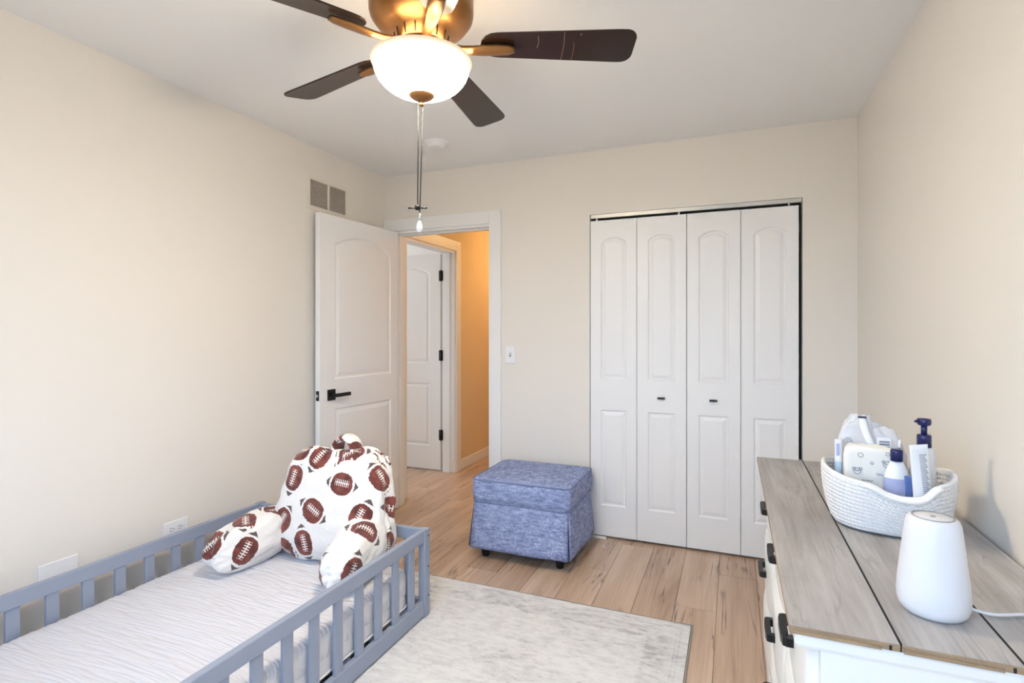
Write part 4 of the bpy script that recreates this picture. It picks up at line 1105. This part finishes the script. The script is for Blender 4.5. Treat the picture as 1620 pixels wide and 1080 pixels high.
# white cream tube with printed lines, tilted
tu = tag(empty('ointment_tube', (0.452, 1.668, BZ0)), 'flat white ointment tube covered in fine grey print, leaning in basket', 'tube')
mb = MB(); tn = 12
tp = [(0.0, 0.019, 0.014), (0.10, 0.020, 0.013), (0.16, 0.0205, 0.008), (0.222, 0.0205, 0.003), (0.236, 0.0205, 0.0014)]
mb.grid(lambda i, j: (tp[j][1] * math.cos(2 * PI * i / 20), tp[j][2] * math.sin(2 * PI * i / 20), tp[j][0]), 20, len(tp), closed_u=True)
mb.f.append(tuple(80 + i for i in range(20))); mb.sm.append(False); mb.f.append(tuple(reversed(range(20)))); mb.sm.append(False)
tb = mb.build('tube_body', 'bottle', tu)
for k in range(22):
    z = 0.105 + k * 0.0050
    yv = -(0.0132 - 0.0098 * max(0, (z - 0.10) / 0.12)) - 0.0006
    MB().box(-0.002, 0.0140 - (k % 3) * 0.002, yv - 0.0003, yv + 0.002, z, z + 0.0013).build('printed_line', 'printgrey', tb, fixn=False)
tu.rotation_euler = (math.radians(5), math.radians(-6), math.radians(8))
# pump bottle
pu = tag(empty('pump_bottle', (0.466, 1.732, BZ0)), 'tall white bottle with navy pump top', 'bottle')
ell(MB(), [(0.0, 0.0), (0.022, 0.001), (0.025, 0.008), (0.026, 0.12), (0.0245, 0.198), (0.021, 0.209), (0.015, 0.214), (0.0, 0.214)], 0.85).build('bottle_body', 'bottle', pu)
MB().lathe([(0.0, 0.214), (0.0160, 0.214), (0.0160, 0.243), (0.0148, 0.246), (0.0, 0.246)], 0, 0, 24).build('collar', 'navy', pu)
MB().lathe([(0.0, 0.246), (0.0070, 0.246), (0.0070, 0.272), (0.0, 0.272)], 0, 0, 16).build('pump_stem', 'navy', pu)
mb = MB().lathe([(0.0, 0.270), (0.0135, 0.271), (0.0155, 0.275), (0.0155, 0.285), (0.0145, 0.288), (0.0, 0.289)], 0, 0, 24)
mb.tube([(-0.009, -0.004, 0.282), (-0.020, -0.008, 0.282), (-0.0225, -0.009, 0.279)], [0.004, 0.0034, 0.003], 8)
mb.build('pump_head', 'navy', pu)

# ================================================================== SMART SPEAKER / ROUTER
spx, spy = 0.350, 1.250
spk = tag(empty('mesh_router', (spx, spy, DTZ)), 'white tapered cylinder device with grey ring on top, on the dresser', 'router')
MB().lathe([(0.0, 0.0), (0.038, 0.0), (0.047, 0.002), (0.053, 0.009), (0.0568, 0.020), (0.0576, 0.034), (0.0560, 0.06), (0.0485, 0.125), (0.0445, 0.160), (0.0432, 0.169), (0.0405, 0.176), (0.036, 0.1795), (0.0, 0.1805)], n=56).build('shell', 'plastic', spk)
MB().lathe([(0.0315, 0.1802), (0.0315, 0.1812), (0.0333, 0.1812), (0.0333, 0.1800)], n=56).build('top_ring', 'grill', spk)
MB().lathe([(0.0, 0.1806), (0.005, 0.1808), (0.0, 0.1812)], n=16).build('top_mark', 'grill', spk)
cp = []
for k in range(40):
    t = k / 39
    cp.append((0.050 + 0.165 * t, 0.010 + 0.035 * t - 0.010 * math.sin(t * 7.0), 0.0035 + 0.012 * (1 - t) ** 3))
MB().tube(cp, 0.0030, 8).build('power_cord', 'plastic', spk)

# ================================================================== small things on the floor
sv = MB().prism([(-0.022, -0.0028), (0.022, -0.0035), (0.024, 0.002), (-0.02, 0.003)], 0.0, 0.003).build('paper_sliver', 'plate', loc=(-0.72, 3.232, 0.0006), rot=(0, 0, math.radians(-52)))
tag(sv, 'tiny white sliver lying on the floor before the closet', 'scrap')
br = tag(empty('floor_bracket', (-0.79, BW - 0.012, 0)), 'small white bracket at the floor under the closet door corner', 'bracket')
MB().box(-0.045, 0.055, -0.010, 0.008, 0.0, 0.012).build('foot_plate', 'plate', br, 0.001, fixn=False)
MB().box(-0.045, -0.030, -0.010, 0.006, 0.012, 0.040).build('upright', 'plate', br, 0.001, fixn=False)
